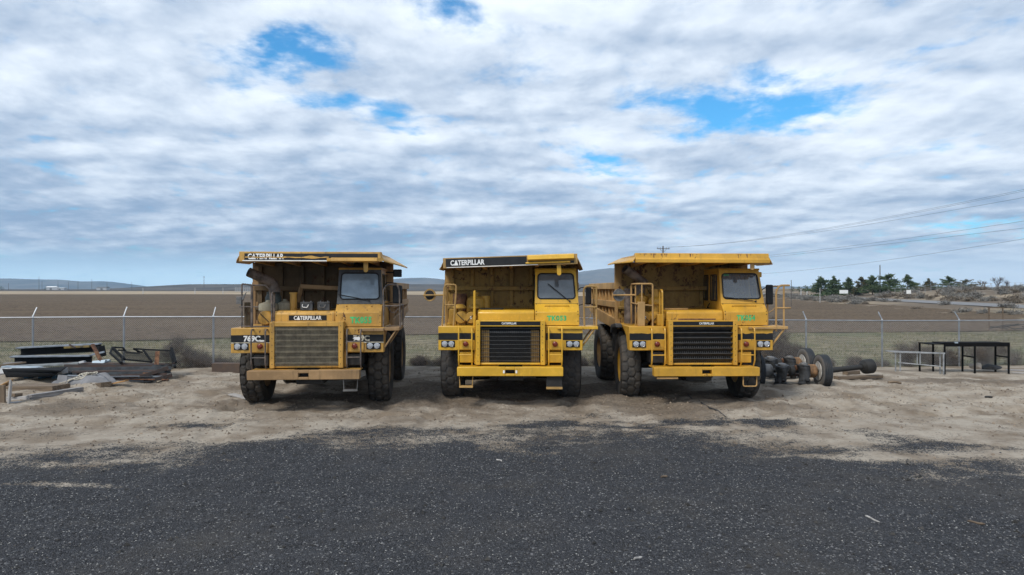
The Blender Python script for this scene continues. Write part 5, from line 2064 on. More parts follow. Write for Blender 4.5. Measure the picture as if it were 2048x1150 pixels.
def long_thing(name, label, cat, p0, p1, shape, mat, group=None, roll=0.0, bevel=.006):
    """a long bar from p0 to p1; shape: list of (side, up) outline points"""
    p0, p1 = Vector(p0), Vector(p1)
    d = p1 - p0
    o_ = MB()
    M_ = Matrix.Rotation(roll, 4, 'X')
    o_.prism(shape, 'x', 0, d.length, M_)
    ob = o_.build(name, mat, bevel=bevel, smooth=False)
    ob.location = p0
    ob.rotation_euler = d.to_track_quat('X', 'Z').to_euler()
    return tag(ob, label, cat, group)


def rect(w, h):
    return [(-w / 2, 0), (w / 2, 0), (w / 2, h), (-w / 2, h)]


def angle(w, h, t=.012):
    return [(-w / 2, 0), (w / 2, 0), (w / 2, t), (-w / 2 + t, t), (-w / 2 + t, h), (-w / 2, h)]


def channel(w, h, t=.012):
    """C section lying with its open side to the yard and a bright top flange"""
    return [(w / 2, 0), (w / 2, h), (-w / 2, h), (-w / 2, h - t), (w / 2 - t, h - t), (w / 2 - t, t), (-w / 2, t), (-w / 2, 0)]


def beam(label, p0, p1, w, h, capw, seedpart=0):
    """black box beam with a grey top flange"""
    p0, p1 = Vector(p0), Vector(p1)
    d = p1 - p0
    root = empty('steel_beam', p0)
    root.rotation_euler = d.to_track_quat('X', 'Z').to_euler()
    tag(root, label, 'steel beam', 'long beams stacked on the scrap heap')
    m = MB()
    m.prism(channel(w, h), 'x', 0, d.length)
    m.build('web', M_BEAMBLK, root, bevel=.004)
    m = MB()
    m.prism([(-w / 2 - .01, h + .001), (w / 2 + .01, h + .001), (w / 2 + .01, h + capw), (-w / 2 - .01, h + capw)], 'x', -.02, d.length + .02)
    m.build('top_flange', M_BEAMGREY, root, bevel=.004)
    return root


Yb = 23.1
beam('uppermost black beam with a grey top on the scrap heap, sloping up to the right', air(38, 711, 23.3), air(200, 703, 23.5), .22, .24, .05)
beam('lower black beam with a grey top, directly above the pale blue strip', air(25, 729, 22.6), air(181, 727, 22.9), .24, .24, .045)
long_thing('grey_tube', 'short grey tube sticking out right of the uppermost beam', 'steel tube', air(184, 711, 22.9), air(209, 705.5, 22.9), rect(.06, .06), M_BEAMGREY)
long_thing('yellow_strip', 'yellow edged steel strip lying on the uppermost black beam', 'steel strip', air(130, 697, 23.1), air(180, 694.5, 23.1), rect(.12, .07), simple('yellow_edged_steel', (.16, .11, .03), .7, var=.6, scale=4, col2=(.03, .028, .02)))
long_thing('steel_bracket', 'rusty brown strut leaning across the right ends of the black beams', 'bracket', air(203, 727, 22.4), air(184, 690, 22.6), rect(.10, .07), M_RUST)
long_thing('steel_bracket', 'black plate standing at the upper right end of the scrap beams', 'bracket', air(203, 713, 23.2), air(199, 693, 23.25), rect(.22, .12), M_BEAMBLK)
long_thing('bent_rod', 'short bent black rod on top of the beams', 'steel rod', air(138, 690.5, 23.0), air(151, 697, 23.0), rect(.04, .05), M_ANGLE)
long_thing('panel', 'long grey panel under the lower black beam', 'panel', air(28, 735, 22.2), air(165, 728, 22.3), rect(.5, .06), simple('matt_grey_panel', (.20, .215, .22), .7, var=.4, scale=3))
long_thing('panel', 'pale blue strip lying on the white beam', 'panel', air(8, 734.5, 21.9), air(82, 736, 21.9), rect(.25, .045), M_PANELBLUE)
long_thing('white_beam', 'long chalky white box beam resting on the blue pallet', 'beam', air(6, 746, 21.75), air(131, 746.5, 21.75), rect(.28, .17), M_PANELWHITE)
long_thing('steel_tube', 'white square tube end poking out between beams and mesh frame', 'steel tube', air(160, 727, 22.1), air(170, 725, 22.1), rect(.1, .07), M_PANELWHITE)
long_thing('plastic_scrap', 'pale crumpled sheet behind the angle irons', 'scrap sheet', air(190, 727, 22.5), air(216, 724.5, 22.5), [(-.2, 0), (.2, 0), (.15, .09), (.02, .05), (-.12, .10)], M_PANELBLUE)

# black curved gutter sheets stacked at the left
for k, (dy, lb) in enumerate(((0, 'upper black curved sheet left of the blue pallet'), (.14, 'lower black curved sheet left of the blue pallet'))):
    m = MB()
    L = 1.75 - .25 * k
    n_ = 10
    vs = []
    for a in range(n_ + 1):
        t_ = a / n_
        x = L * t_
        hh = .10 * (1 - t_ ** 3)
        vs.append((x, 0, hh * .0 + .05 * t_ ** 2))
    top = [(x, -.18, z + .16 - .10 * (x / L) ** 2) for x, _, z in vs]
    bot = [(x, -.10, z) for x, _, z in vs]
    bk = [(x, .25, z + .13) for x, _, z in vs]
    allv = top + bot + bk
    N_ = n_ + 1
    m.add(allv, [(i, i + 1, N_ + i + 1, N_ + i) for i in range(n_)] + [(N_ + i, N_ + i + 1, 2 * N_ + i + 1, 2 * N_ + i) for i in range(n_)])
    o = m.build('curved_sheet', M_BEAMBLK, smooth=True)
    s = o.modifiers.new('thickness', 'SOLIDIFY')
    s.thickness = .012
    o.location = air(13 + 4 * k, 747 + 7 * k, 21.35 - .05 * k)
    tag(o, lb, 'scrap sheet', None)

# blue pallet
p0 = air(50, 757, 21.75)
pal = empty('pallet', p0)
tag(pal, 'blue painted wooden pallet under the white beam', 'pallet')
for k in range(3):
    m = MB()
    m.box(.0 + k * .45, .13 + k * .45, -.05, .95, 0, .11)
    m.build('block', M_BLUEPAL, pal, bevel=.006)
m = MB()
for k in range(6):
    m.box(-.04, 1.08, -.05 + k * .17, .07 + k * .17, .111, .132)
m.build('deck_board', M_W_GREY, pal, bevel=.003)

# angle irons: each bar a thing of its own
bars = [  # x0,y0, x1,y1, Y0, Y1, kind, mat, label
    (131, 728.5, 335, 730.5, 22.35, 22.45, 'w', M_ANGLE, 'topmost rusty flat bar of the iron heap'),
    (131, 735, 330, 736, 22.05, 22.15, 'a', M_ANGLE, 'rusty angle iron second from the top of the heap'),
    (140, 741, 345, 738.5, 21.8, 21.95, 'a', M_ANGLE2, 'bluish angle iron with bright edges in mid heap'),
    (150, 745, 338, 743, 21.7, 21.8, 'w', M_ANGLE, 'dark flat bar in the middle of the iron heap'),
    (190, 752, 318, 748.5, 21.55, 21.65, 'a', M_ANGLE2, 'shorter bluish angle iron behind the grey tarp'),
    (195, 757, 336, 752, 21.4, 21.55, 'a', M_ANGLE, 'angle iron low in the heap right of the tarp'),
    (198, 764, 304, 763.5, 21.2, 21.3, 'c', M_ANGLE2, 'broad dark channel lying lowest in the iron heap'),
    (282, 757, 338, 738, 21.3, 21.6, 'a', M_ANGLE, 'short iron bar slanting up across the right end of the heap'),
    (310, 762, 345, 753, 21.2, 21.45, 'a', M_ANGLE, 'thin bar lying on the sand at the right tip of the heap'),
    (300, 752, 350, 730, 21.6, 22.2, 'a', M_ANGLE, 'angle iron rising to the corner of the mesh frame'),
]
for x0, y0, x1, y1, Y0, Y1, kd, mt, lb in bars:
    sh = {'w': rect(.30, .06), 'a': angle(.16, .11), 'c': channel(.2, .17)}[kd]
    long_thing('angle_iron', lb, 'steel bar', air(x0, y0, Y0), air(x1, y1, Y1), sh, mt, 'iron bars in the scrap heap', bevel=.004)
_r = random.Random(31)
for k in range(22):
    yy = _r.uniform(730, 762)
    xa_, L_ = _r.uniform(128, 220), _r.uniform(60, 175)
    xb_ = min(xa_ + L_, 352 - (yy - 730) * .5)
    Yd = 22.25 - (yy - 730) / 32 * 1.1
    long_thing('angle_iron', 'thin dark bar tangled in the iron heap', 'steel bar', air(xa_, yy, Yd), air(xb_, yy + _r.uniform(-3, 2.5), Yd + _r.uniform(-.1, .2)), angle(_r.uniform(.05, .1), _r.uniform(.04, .08)), _r.choice((M_ANGLE, M_ANGLE2, M_RUST, M_BEAMGREY)), 'thin bars in the iron heap', bevel=.003)
for k in range(5):       # darker fill of the stack, each a bar
    long_thing('angle_iron', 'dark bar half buried inside the iron heap', 'steel bar', air(150 + 9 * k, 749 + 3.4 * k, 21.9 - .06 * k), air(330 - 8 * k, 747 + 3.4 * k, 22.0 - .06 * k), rect(.3, .10), M_ANGLE if k % 2 else M_ANGLE2, 'iron bars buried in the heap', bevel=.004)

# mesh frame (old trailer gate) lying on the iron
Yc = 22.5
fr = empty('mesh_cage', air(285, 730, Yc))
tag(fr, 'black steel mesh frame with stepped top edge lying on the iron heap', 'steel frame')
O = Vector(fr.location)
pa = lambda x, y, Y=Yc: air(x, y, Y) - O
fx_ = lambda cx, cy, Y=Yc: air(200 + cx / 7.314, 680 + cy / 7.314, Y) - O
m = MB()
def fbar(a, b, w=.05):
    m.bar(a, b, w, w)
topb = [(180, 105), (330, 112), (385, 180), (580, 195), (552, 172)]
segs = [((180, 105), (335, 112)), ((335, 112), (388, 182)), ((388, 182), (585, 198)), ((585, 175), (490, 128)), ((490, 128), (1050, 158)), ((270, 148), (370, 152)), ((545, 172), (625, 178)),
        ((625, 135), (760, 320)), ((360, 285), (760, 322))]
for a, b in segs:
    fbar(fx_(*a, Y=22.9 if a[1] < 250 else 22.4), fx_(*b, Y=22.9 if b[1] < 250 else 22.4))
fbar(fx_(1045, 118, 22.7), fx_(1110, 330, 22.2), .07)
fbar(fx_(1030, 180, 22.8), fx_(1100, 400, 22.0), .07)
fbar(fx_(180, 110, 22.9), fx_(360, 285, 22.4), .07)
fbar(fx_(180, 110, 22.9), fx_(150, 190, 22.4), .05)
fbar(fx_(150, 190, 22.4), fx_(310, 335, 22.0), .05)
fbar(fx_(330, 240, 22.4), fx_(320, 335, 22.0), .05)
m.build('frame_bar', M_BEAMBLK, fr, smooth=False)
m = MB()
def netting(q, nu, nv, r=.004):
    q = [Vector(p) for p in q]
    P_ = lambda u, v: (q[0] * (1 - u) + q[1] * u) * (1 - v) + (q[3] * (1 - u) + q[2] * u) * v
    for k in range(-nv, nu):
        for s_ in (1, -1):
            pts = []
            for t_ in range(nv + 1):
                uu = (k + t_) / nu if s_ > 0 else (k + nv - t_) / nu
                if 0 <= uu <= 1:
                    pts.append(P_(uu, t_ / nv))
            if len(pts) > 1:
                m.tube([pts[0], pts[-1]], r, 3, cap=False)
netting([fx_(760, 320, 22.4), fx_(1090, 320, 22.3), fx_(1045, 160, 22.8), fx_(630, 135, 22.9)], 34, 16)
netting([fx_(365, 285, 22.4), fx_(755, 320, 22.4), fx_(650, 190, 22.8), fx_(300, 150, 22.9)], 34, 14)
netting([fx_(310, 335, 22.0), fx_(360, 285, 22.4), fx_(185, 110, 22.9), fx_(150, 190, 22.4)], 8, 18)
m.build('wire_mesh', M_DARK, fr, smooth=False)
long_thing('flat_bar', 'rusty brown upright flat bar in front of the mesh frame', 'steel bar', fx_(830, 360, 21.9) + O, fx_(845, 165, 22.0) + O, rect(.13, .02), M_RUST)

# steel slab standing against the fence
m = MB()
p = air(425, 750, 23.5)
m.box(0, 1.75, -.06, .06, 0, .40)
m.box(.0, 1.6, .061, .20, .36, .41)
o = m.build('steel_slab', simple('rust_brown_slab', (.060, .045, .038), .8, var=.6, scale=3, bump=.4, col2=(.10, .065, .045)), bevel=.008)
o.location = p
tag(o, 'dark brown slab standing on edge at the fence left of the weathered truck', 'steel slab')

# timbers and boards
g0, g1 = on_ground(24, 779), on_ground(118, 779)
long_thing('timber', 'thick sandy brown timber lying in front of the blue pallet', 'timber', g0 + Vector((0, .12, -.03)), g1 + Vector((0, .12, -.03)), rect(.62, .15), M_W_BROWN)
g0, g1 = on_ground(56, 799), on_ground(161, 783)
long_thing('timber', 'grey white timber lying at a slant on the sand, near left', 'timber', g0 + Vector((0, .05, -.02)), g1 + Vector((0, .05, -.01)), rect(.14, .135), M_W_GREY)
g0, g1 = on_ground(-14, 806), on_ground(54, 800)
long_thing('timber', 'short pale timber butting the slanted one at the left edge', 'timber', g0 + Vector((0, .05, -.02)), g1 + Vector((0, .05, -.01)), rect(.13, .115), M_W_PALE)
long_thing('plank', 'thin grey plank on the sand under the short pale timber', 'plank', on_ground(-12, 812) + Vector((0, 0, .0)), on_ground(40, 805) + Vector((0, 0, .0)), rect(.22, .035), M_W_GREY)
long_thing('brick_block', 'dark brown wood block on the short pale timber', 'wood block', on_ground(25, 800) + Vector((0, 0, .08)), on_ground(41, 799) + Vector((0, 0, .08)), rect(.12, .09), M_W_BROWN)
g0 = on_ground(16, 811)
long_thing('board', 'pale weathered board leaning upright at the left edge', 'board', air(16, 811, g0.y), air(20, 762, g0.y + .25), rect(.23, .04), M_W_PALE, roll=R(90))
long_thing('board', 'dark brown post stub behind the upright pale board', 'post', air(6, 812, g0.y + .1), air(6, 770, g0.y + .1), rect(.16, .05), M_W_BROWN, roll=R(90))
long_thing('wood_block', 'squared brown timber end right of the grey tarp', 'timber', on_ground(200, 776) , on_ground(213, 774), rect(.3, .15), M_W_BROWN)
long_thing('wood_block', 'small splintered board end between tarp and iron heap', 'board', on_ground(216, 772) + Vector((0, 0, .02)), on_ground(254, 769) + Vector((0, 0, .10)), rect(.14, .04), M_W_TAN)
long_thing('board', 'pale stepping board lying beside the weathered truck front wheel', 'board', on_ground(462, 791) + Vector((0, 0, .02)), on_ground(497, 801) + Vector((0, 0, .04)), rect(.20, .035), M_W_PALE)

# curved tan sheet at the left edge
m = MB()
n_ = 16
for k in range(n_ + 1):
    a = k / n_ * 1.25
    x, z = -.75 + .95 * math.sin(a), .62 * (1 - math.cos(a)) * .9
    m.v += [(x, -.34, z), (x, .34, z + .16)]
m.f += [(2 * k, 2 * k + 2, 2 * k + 3, 2 * k + 1) for k in range(n_)]
o = m.build('curved_sheet', M_W_TAN, smooth=True)
s_ = o.modifiers.new('thickness', 'SOLIDIFY')
s_.thickness = .035
o.location = air(-2, 797, 20.1)
tag(o, 'curved orange tan plywood sheet cut off by the left edge', 'plywood')

# heap of broken wood far left
for k in range(9):
    a = random.uniform(-.7, .7)
    p = air(random.uniform(-30, 12), random.uniform(728, 765), random.uniform(21.6, 22.6))
    d = Vector((math.cos(a), .3, math.sin(a) * .5)) * random.uniform(.5, .9)
    long_thing('broken_branch', 'broken grey brown stick piled at the far left edge', 'stick', p, p + d, rect(.05, .05), random.choice((M_W_BROWN, M_W_GREY)), 'sticks at the left edge')

# tarp bundle with rope
def tarp_h(u, v):
    d = max(abs(u) ** 3, abs(v) ** 3)
    rg = 1 - abs(2 * float(fbm(np.asarray(u * .8 + 3.0), np.asarray(v + u * .6 + 5.0), 1.25, 2, 88, .4)) - 1)
    fold = abs(math.sin(4.2 * u + 2.6 * v + 1.4 * math.sin(2 * v))) ** .7
    env = max(0, 1 - d) ** .35
    return max(.012, .42 * env * (.42 + .30 * math.exp(-((u - .35) / .5) ** 2) + .26 * rg ** 2 + .17 * fold))


g = on_ground(158, 776)
tb = empty('tarp_bundle', g + Vector((0, .38, -.02)), R(4))
tag(tb, 'crumpled grey tarp bundle tied with pale rope on the timber', 'tarp')
n_ = 80
m = MB()
for j_ in range(n_):
    for i_ in range(n_):
        u, v = i_ / (n_ - 1) * 2 - 1, j_ / (n_ - 1) * 2 - 1
        m.v.append((u * .80 * (1 + .08 * math.sin(7 * v)), v * .46 * (1 + .12 * math.sin(5 * u)), tarp_h(u, v)))
m.f += [(j_ * n_ + i_, j_ * n_ + i_ + 1, (j_ + 1) * n_ + i_ + 1, (j_ + 1) * n_ + i_) for j_ in range(n_ - 1) for i_ in range(n_ - 1)]
m.build('tarp', M_TARP, tb, angle=70)
m = MB()
def lay(pts, dz=.018):
    return [(x, y, tarp_h(max(-1, min(1, x / .80)), max(-1, min(1, y / .46))) + dz) for x, y in pts]
for k in range(6):
    m.tube(lay([(-.02 + .05 * k + (.20 - .012 * k) * math.cos(a), -.26 + .02 * k + (.11 + .008 * k) * math.sin(a) + .02 * math.sin(3 * a + k)) for a in np.linspace(0, math.tau, 26)], .016 + .012 * k), .014, 5, cap=False)
for k in range(3):
    m.tube(lay([(-.15, -.3), (-.3, -.36 - .02 * k), (-.45, -.42 - .02 * k), (-.62 - .04 * k, -.44), (-.74, -.50 - .04 * k), (-.55 - .1 * k, -.54)], .02), .013, 5)
m.build('rope', M_ROPE, tb)
m = MB()
m.plate([(-.68, -.44, .03), (-.34, -.47, .03), (-.37, -.36, .40), (-.66, -.32, .42)], .02)
m.build('flap', M_TARP, tb)

# ------------------------------------------------------------------ props: right side
# loose tandem trailer axles
M_TT = rubber('trailer_tyre_rubber', (.034, .040, .048), .2, 9)
M_SIDEWALL = rubber('dusty_sidewall_rubber', (.13, .125, .12), .7, 12)
M_BAG = simple('air_bag_rubber', (.040, .041, .043), .6, var=.5, scale=6, bump=.5, bscale=14)
M_DRUM = simple('rusty_brake_drum', (.24, .135, .065), .8, var=.5, scale=7, bump=.3)
M_HUBW = simple('dirty_white_wheel', (.52, .50, .46), .6, var=.4, scale=8)


def trailer_wheel(par, x, y, z, outward, rr=.52, face=1):
    w = empty('wheel', (x, y, z), 0, par)
    m_ = MB()
    prof = [(.47, -.115), (.505, -.110)]
    for k in range(5):
        a = -.10 + .05 * k
        prof += [(.52, a - .018), (.52, a + .016), (.50, a + .020), (.50, a + .027)]
    prof += [(.505, .110), (.47, .115)]
    m_.lathe([(r * rr / .52, h) for r, h in prof], 44, closed=False)
    m_.build('tread', M_TT, w, angle=25)
    for sg in (-1, 1):
        m_ = MB()
        m_.lathe([(.30, .11 * sg), (.34, .128 * sg), (.40, .137 * sg), (.455, .132 * sg), (.49, .120 * sg), (.500, .112 * sg), (.30, .10 * sg)], 44, closed=True)
        m_.build('sidewall', M_SIDEWALL, w, angle=50)
    m_ = MB()
    s = outward
    m_.lathe([(.302, -.14 * s), (.29, -.15 * s), (.27, -.11 * s), (.24, .0), (.17, .03 * s), (.10, .02 * s), (.0001, .02 * s)], 30)
    for k in range(10):
        a = k * math.tau / 10
        m_.cyl((-.01 * s, .205 * math.cos(a), .205 * math.sin(a)), (-.055 * s, .205 * math.cos(a), .205 * math.sin(a)), .018, n=6)
    m_.build('rim', M_HUBW, w)
    return w


def axle(label, loc, rz, left, right):
    root = empty('trailer_axle', loc, rz)
    tag(root, label, 'trailer axle', 'loose trailer axles')
    m_ = MB()
    m_.cyl((-1.0, 0, .50), (1.0, 0, .50), .065, n=14)
    m_.lathe([(.07, -.1), (.16, -.06), (.17, .06), (.07, .1)], 16, Matrix.Translation((.05, 0, .5)))
    m_.build('beam', M_DARK, root)
    for sx_ in (-1, 1):
        m_ = MB()
        m_.lathe([(.0001, -.14), (.205, -.14), (.215, -.10), (.205, .08), (.16, .12), (.0001, .12)], 26, Matrix.Translation((sx_ * .68, 0, .5)))
        m_.build('brake_drum', M_DRUM if sx_ > 0 else M_GREYSTEEL, root)
        # crumpled air bag hanging in front of the beam
        m_ = MB()
        prof = [(.16, .0), (.20, .03), (.15, .10), (.17, .16), (.14, .22), (.17, .30), (.15, .38), (.175, .46), (.19, .52), (.18, .56), (.21, .58), (.20, .62), (.0001, .63)]
        Mx = Matrix.Translation((sx_ * .36 - .02, -.30, .10)) @ Matrix.Rotation(R(-90), 4, 'Y') @ Matrix.Rotation(R(8 * sx_), 4, 'Z')
        m_.lathe(prof, 22, Mx)
        rb_ = random.Random(17 + sx_)
        ph = [rb_.uniform(0, 6) for _ in range(4)]
        cxb = sx_ * .36 - .02
        m_.v = [(cxb + (x - cxb) * (1 + .10 * math.sin(5 * math.atan2(y + .3, x - cxb) + ph[0] + 14 * z) + rb_.uniform(-.06, .06)) + .02 * math.sin(9 * z + ph[1]),
                 -.3 + (y + .3) * (1 + .12 * math.sin(4 * math.atan2(y + .3, x - cxb) + ph[2] + 11 * z)), z + .018 * math.sin(6 * x + ph[3])) for x, y, z in m_.v]
        b_ = m_.build('air_bag', M_BAG, root, angle=50)
        m_ = MB()
        m_.lathe([(.0001, -.02), (.13, -.02), (.12, .03), (.05, .05), (.0001, .05)], 18, Mx @ Matrix.Translation((.64, 0, 0)))
        m_.build('top_plate', M_GREYSTEEL, b_)
        m_ = MB()
        m_.bar((sx_ * .36, -.55, .12), (sx_ * .40, .5, .40), .10, .12)
        m_.bar((sx_ * .36, -.30, .06), (sx_ * .36, -.5, .28), .08, .06)
        m_.build('trailing_arm', M_DARK, root)
    m_ = MB()
    m_.bar((-.35, .2, .32), (.40, .1, .36), .06, .06)
    m_.cyl((.12, -.1, .6), (.42, .0, .62), .08, n=12)
    m_.build('brake_chamber', M_RUST, root)
    if left:
        trailer_wheel(root, -1.02, 0, .50, -1)
    if right:
        trailer_wheel(root, 1.0, 0, .50, 1)
    return root


g = at(1592, 767, 0)
a1 = axle('front loose trailer axle with crumpled black air bags, beside the right truck', (at(1590, 768).x - .14, 21.5, ground_z(9, 21.5) - .03), R(-3), True, True)
a2 = axle('rear loose trailer axle, mostly hidden behind the front one', (9.0, 23.2, ground_z(9, 23.2) - .03), R(2), True, True)
# drive axle shaft with hub drum
g0, g1 = Vector(air(1668, 741, 23.0)), Vector(air(1728, 733.5, 23.2))
sh = empty('axle_shaft', g0)
tag(sh, 'black axle shaft with a thick hub lying on wood right of the trailer axles', 'axle shaft')
m = MB()
d = g1 - g0
m.tube([Vector((-.5, 0, -.03)), d], [.10, .085], 16)
m.build('tube', M_DARK, sh)
m = MB()
u_ = d.normalized()
m.tube([d - u_ * .10, d - u_ * .02, d + u_ * .05, d + u_ * .28, d + u_ * .33], [.12, .23, .25, .25, .2], 24)
m.build('hub', M_DARK, sh)
m = MB()
m.tube([d + u_ * .33, d + u_ * .42, d + u_ * .45], [.09, .08, .05], 14)
m.build('spindle', M_W_PALE, sh)
long_thing('plank', 'weathered brown plank lying on the sand below the axle shaft', 'plank', on_ground(1672, 758) + Vector((0, 0, -.01)), on_ground(1761, 755) + Vector((0, 0, -.01)), rect(.22, .10), M_W_BROWN)
long_thing('wood_block', 'broken wood chunk under the axle shaft', 'wood block', on_ground(1690, 750), on_ground(1715, 748), rect(.2, .14), M_W_BROWN)

# grey pipe rack frame
M_RACK = simple('dull_grey_pipe', (.30, .31, .32), .55, metal=.3, var=.3, scale=6)
fl0, fl1 = air(1791, 741, 25.9), air(1887, 745, 25.0)
zr = (fl0.z + fl1.z) / 2
rk = empty('pipe_rack', (fl0.x, fl0.y, fl0.z))
tag(rk, 'grey steel pipe frame standing left of the black workbench', 'steel frame')
O = Vector(rk.location)
a_, b_ = Vector((0, 0, 0)), fl1 - O
up = Vector((0, 0, .70))
back = Vector((-.12, .5, 0))
m = MB()
for q in (a_, a_ + Vector((.12, -.1, 0)), b_, b_ + back * .3):
    m.tube([q + Vector((0, 0, -.06)), q + up], .026, 8)
m.build('leg', M_RACK, rk)
m = MB()
m.bar(a_ + up + Vector((-.08, 0, 0)), b_ + up + Vector((.06, 0, 0)), .09, .05)
m.bar(a_ + up + back, b_ + up + back * .3, .04, .04)
m.bar(a_ + up, a_ + up + back, .04, .04)
m.build('top_bar', M_RACK, rk, bevel=.005)
m = MB()
m.tube([a_ + Vector((.1, 0, .30)), b_ + Vector((-.1, 0, .22))], .02, 8)
m.tube([a_ + (b_ - a_) * .46 + up, a_ + (b_ - a_) * .46 + Vector((0, 0, .28))], .018, 8)
m.tube([a_ + (b_ - a_) * .52 + up, a_ + (b_ - a_) * .52 + Vector((0, 0, .26))], .024, 8)
m.build('cross_rail', M_RACK, rk)

# black workbench
M_BENCH = simple('black_bench_steel', (.007, .007, .0075), .8, var=.4, scale=5, spec=.12)
Y0, Y1 = 25.2, 25.95
zt_ = air(0, 685, Y0).z
xL, xR = air(1889, 0, Y0).x, air(2020, 0, Y0).x
zg = air(0, 746, Y0).z
wb = empty('workbench', (xL, Y0, zg))
tag(wb, 'long black steel workbench on six thin legs near the fence', 'workbench')
H_ = zt_ - zg
m = MB()
m.box(0, xR - xL, 0, .06, H_ - .15, H_)
m.box(0, xR - xL, .061, Y1 - Y0, H_ - .06, H_ - .02)
m.box(-.5, -.001, .05, Y1 - Y0 + .05, H_ - .085, H_ - .05)
m.build('bench_top', M_BENCH, wb, bevel=.005)
Lw = xR - xL
for k, fx0 in enumerate((0.02, Lw * .47, Lw - .03)):
    for yy in (.03, Y1 - Y0 - .03):
        m = MB()
        m.box(fx0 - .025, fx0 + .025, yy - .025, yy + .025, -.12, H_ - .151 if yy < .1 else H_ - .061)
        m.build('leg', M_BENCH, wb)
    if k:
        m = MB()
        m.box(fx0 - .018, fx0 + .018, .055, Y1 - Y0 - .055, .55, .60)
        m.build('leg_rail', M_BENCH, wb)
m = MB()
m.box(-.48, -.43, Y1 - Y0, Y1 - Y0 + .05, -.1, H_ - .086)
m.build('leg', M_BENCH, wb)
m = MB()
m.box(.38, .50, -.004, -.001, H_ - .03, H_ + .02)
m.box(.38, .50, .0, .05, H_ + .001, H_ + .02)
m.build('paint_patch', M_PANELBLUE, wb)
# rock and black bag beneath it
def rock(name, label, cat, loc, sx, sy, sz, mat, seed):
    bm = bmesh.new()
    bmesh.ops.create_icosphere(bm, subdivisions=3, radius=1)
    r_ = np.random.default_rng(seed)
    pl = r_.normal(0, 1, (14, 3))
    pl /= np.linalg.norm(pl, axis=1)[:, None]
    ds = r_.uniform(.55, .95, 14)
    for v in bm.verts:
        for n_, dd in zip(pl, ds):
            t_ = v.co.dot(Vector(n_)) - dd
            if t_ > 0:
                v.co -= Vector(n_) * t_
        v.co = Vector((v.co.x * sx, v.co.y * sy, max(v.co.z, -.4) * sz))
    me = bpy.data.meshes.new(name)
    bm.to_mesh(me)
    bm.free()
    me.materials.append(mat)
    o_ = bpy.data.objects.new(name, me)
    COL.objects.link(o_)
    o_.location = loc
    return tag(o_, label, cat)


M_ROCK = simple('pale_rock', (.42, .36, .30), .9, var=.3, scale=3, bump=.5, bscale=8)
p = air(1950, 733, 26.0)
rock('rock', 'pale angular rock on the ground behind the black workbench', 'rock', (p.x, p.y, p.z), .27, .22, .20, M_ROCK, 3)
p = air(1981, 735, 26.0)
rock('black_bag', 'black bag slumped under the right half of the workbench', 'bag', (p.x, p.y, p.z), .40, .3, .17, M_BAG, 8)
long_thing('board', 'grey board lying at the right edge beyond the workbench', 'board', on_ground(2012, 741), on_ground(2075, 744), rect(.25, .05), M_W_GREY)
long_thing('board', 'second grey board in front of the first at the right edge', 'board', on_ground(2026, 747), on_ground(2080, 750), rect(.20, .05), M_W_PALE)

# small gate frame in the field
gp = air(1978, 655, 51)
zz = float(base_z(gp.x, gp.y))
gf = empty('field_goalpost', (gp.x, gp.y, zz))
tag(gf, 'dark goalpost shaped frame standing in the field at right', 'frame')
for xx, hb in ((0, 0), (1.02, .0)):
    m = MB()
    m.box(xx - .04, xx + .04, -.04, .04, -.2, air(0, 616, 51).z - zz)
    m.build('post', M_W_BROWN, gf)
m = MB()
m.box(-.1, 1.15, -.05, .05, air(0, 616, 51).z - zz + .001, air(0, 616, 51).z - zz + .06)
m.build('lintel', M_W_BROWN, gf)
for k in range(8):
    p = air(1978 + random.uniform(-5, 75), 651, 51 + random.uniform(-.6, .6))
    a = random.uniform(-.5, .5)
    zz2 = float(base_z(p.x, p.y)) + random.uniform(.1, .5)
    long_thing('pipe_section', 'dark irrigation pipe piece lying beside the goalpost frame', 'pipe', (p.x, p.y, zz2), (p.x + 1.6 * math.cos(a), p.y + .3, zz2 + .9 * math.sin(a)), rect(.05, .05), M_DARK, 'pipes beside the frame')

# ------------------------------------------------------------------ poles, wires, signs, far buildings
M_POLE = simple('grey_pole_wood', (.12, .105, .095), .9, var=.3, scale=3)
M_WIREBLK = simple('power_wire', (.03, .03, .034), .6, var=.1)
PX, PY = 30.3, 137.0
ztop = air(0, 492, 137).z
tp_ = empty('utility_pole', (PX, PY, float(base_z(PX, PY))))
tag(tp_, 'utility pole with a braced crossarm showing above the right truck canopy', 'utility pole')
m = MB()
h = ztop - tp_.location.z
m.cyl((0, 0, -.5), (0, 0, h), .17, .12, 10)
m.build('pole', M_POLE, tp_)
m = MB()
za = air(0, 497.5, 137).z - tp_.location.z
m.bar((-1.25, -.16, za), (1.25, -.16, za), .10, .13)
m.bar((-.75, -.16, za), (0, -.13, za - .75), .04, .06)
m.bar((.75, -.16, za), (0, -.13, za - .75), .04, .06)
m.build('crossarm', M_POLE, tp_)
for k in (-1.15, -.6, .6, 1.15):
    m = MB()
    m.cyl((k, -.16, za + .06), (k, -.16, za + .30), .05, .035, 8)
    m.build('insulator', M_GREYSTEEL, tp_)
# the next pole stands out of frame on the right, nearer the camera
D0 = Vector((39.0 - 30.3, 52.0 - 137.0, 0)).normalized()
LW = 134.0
side_v = Vector((-D0.y, D0.x, 0))


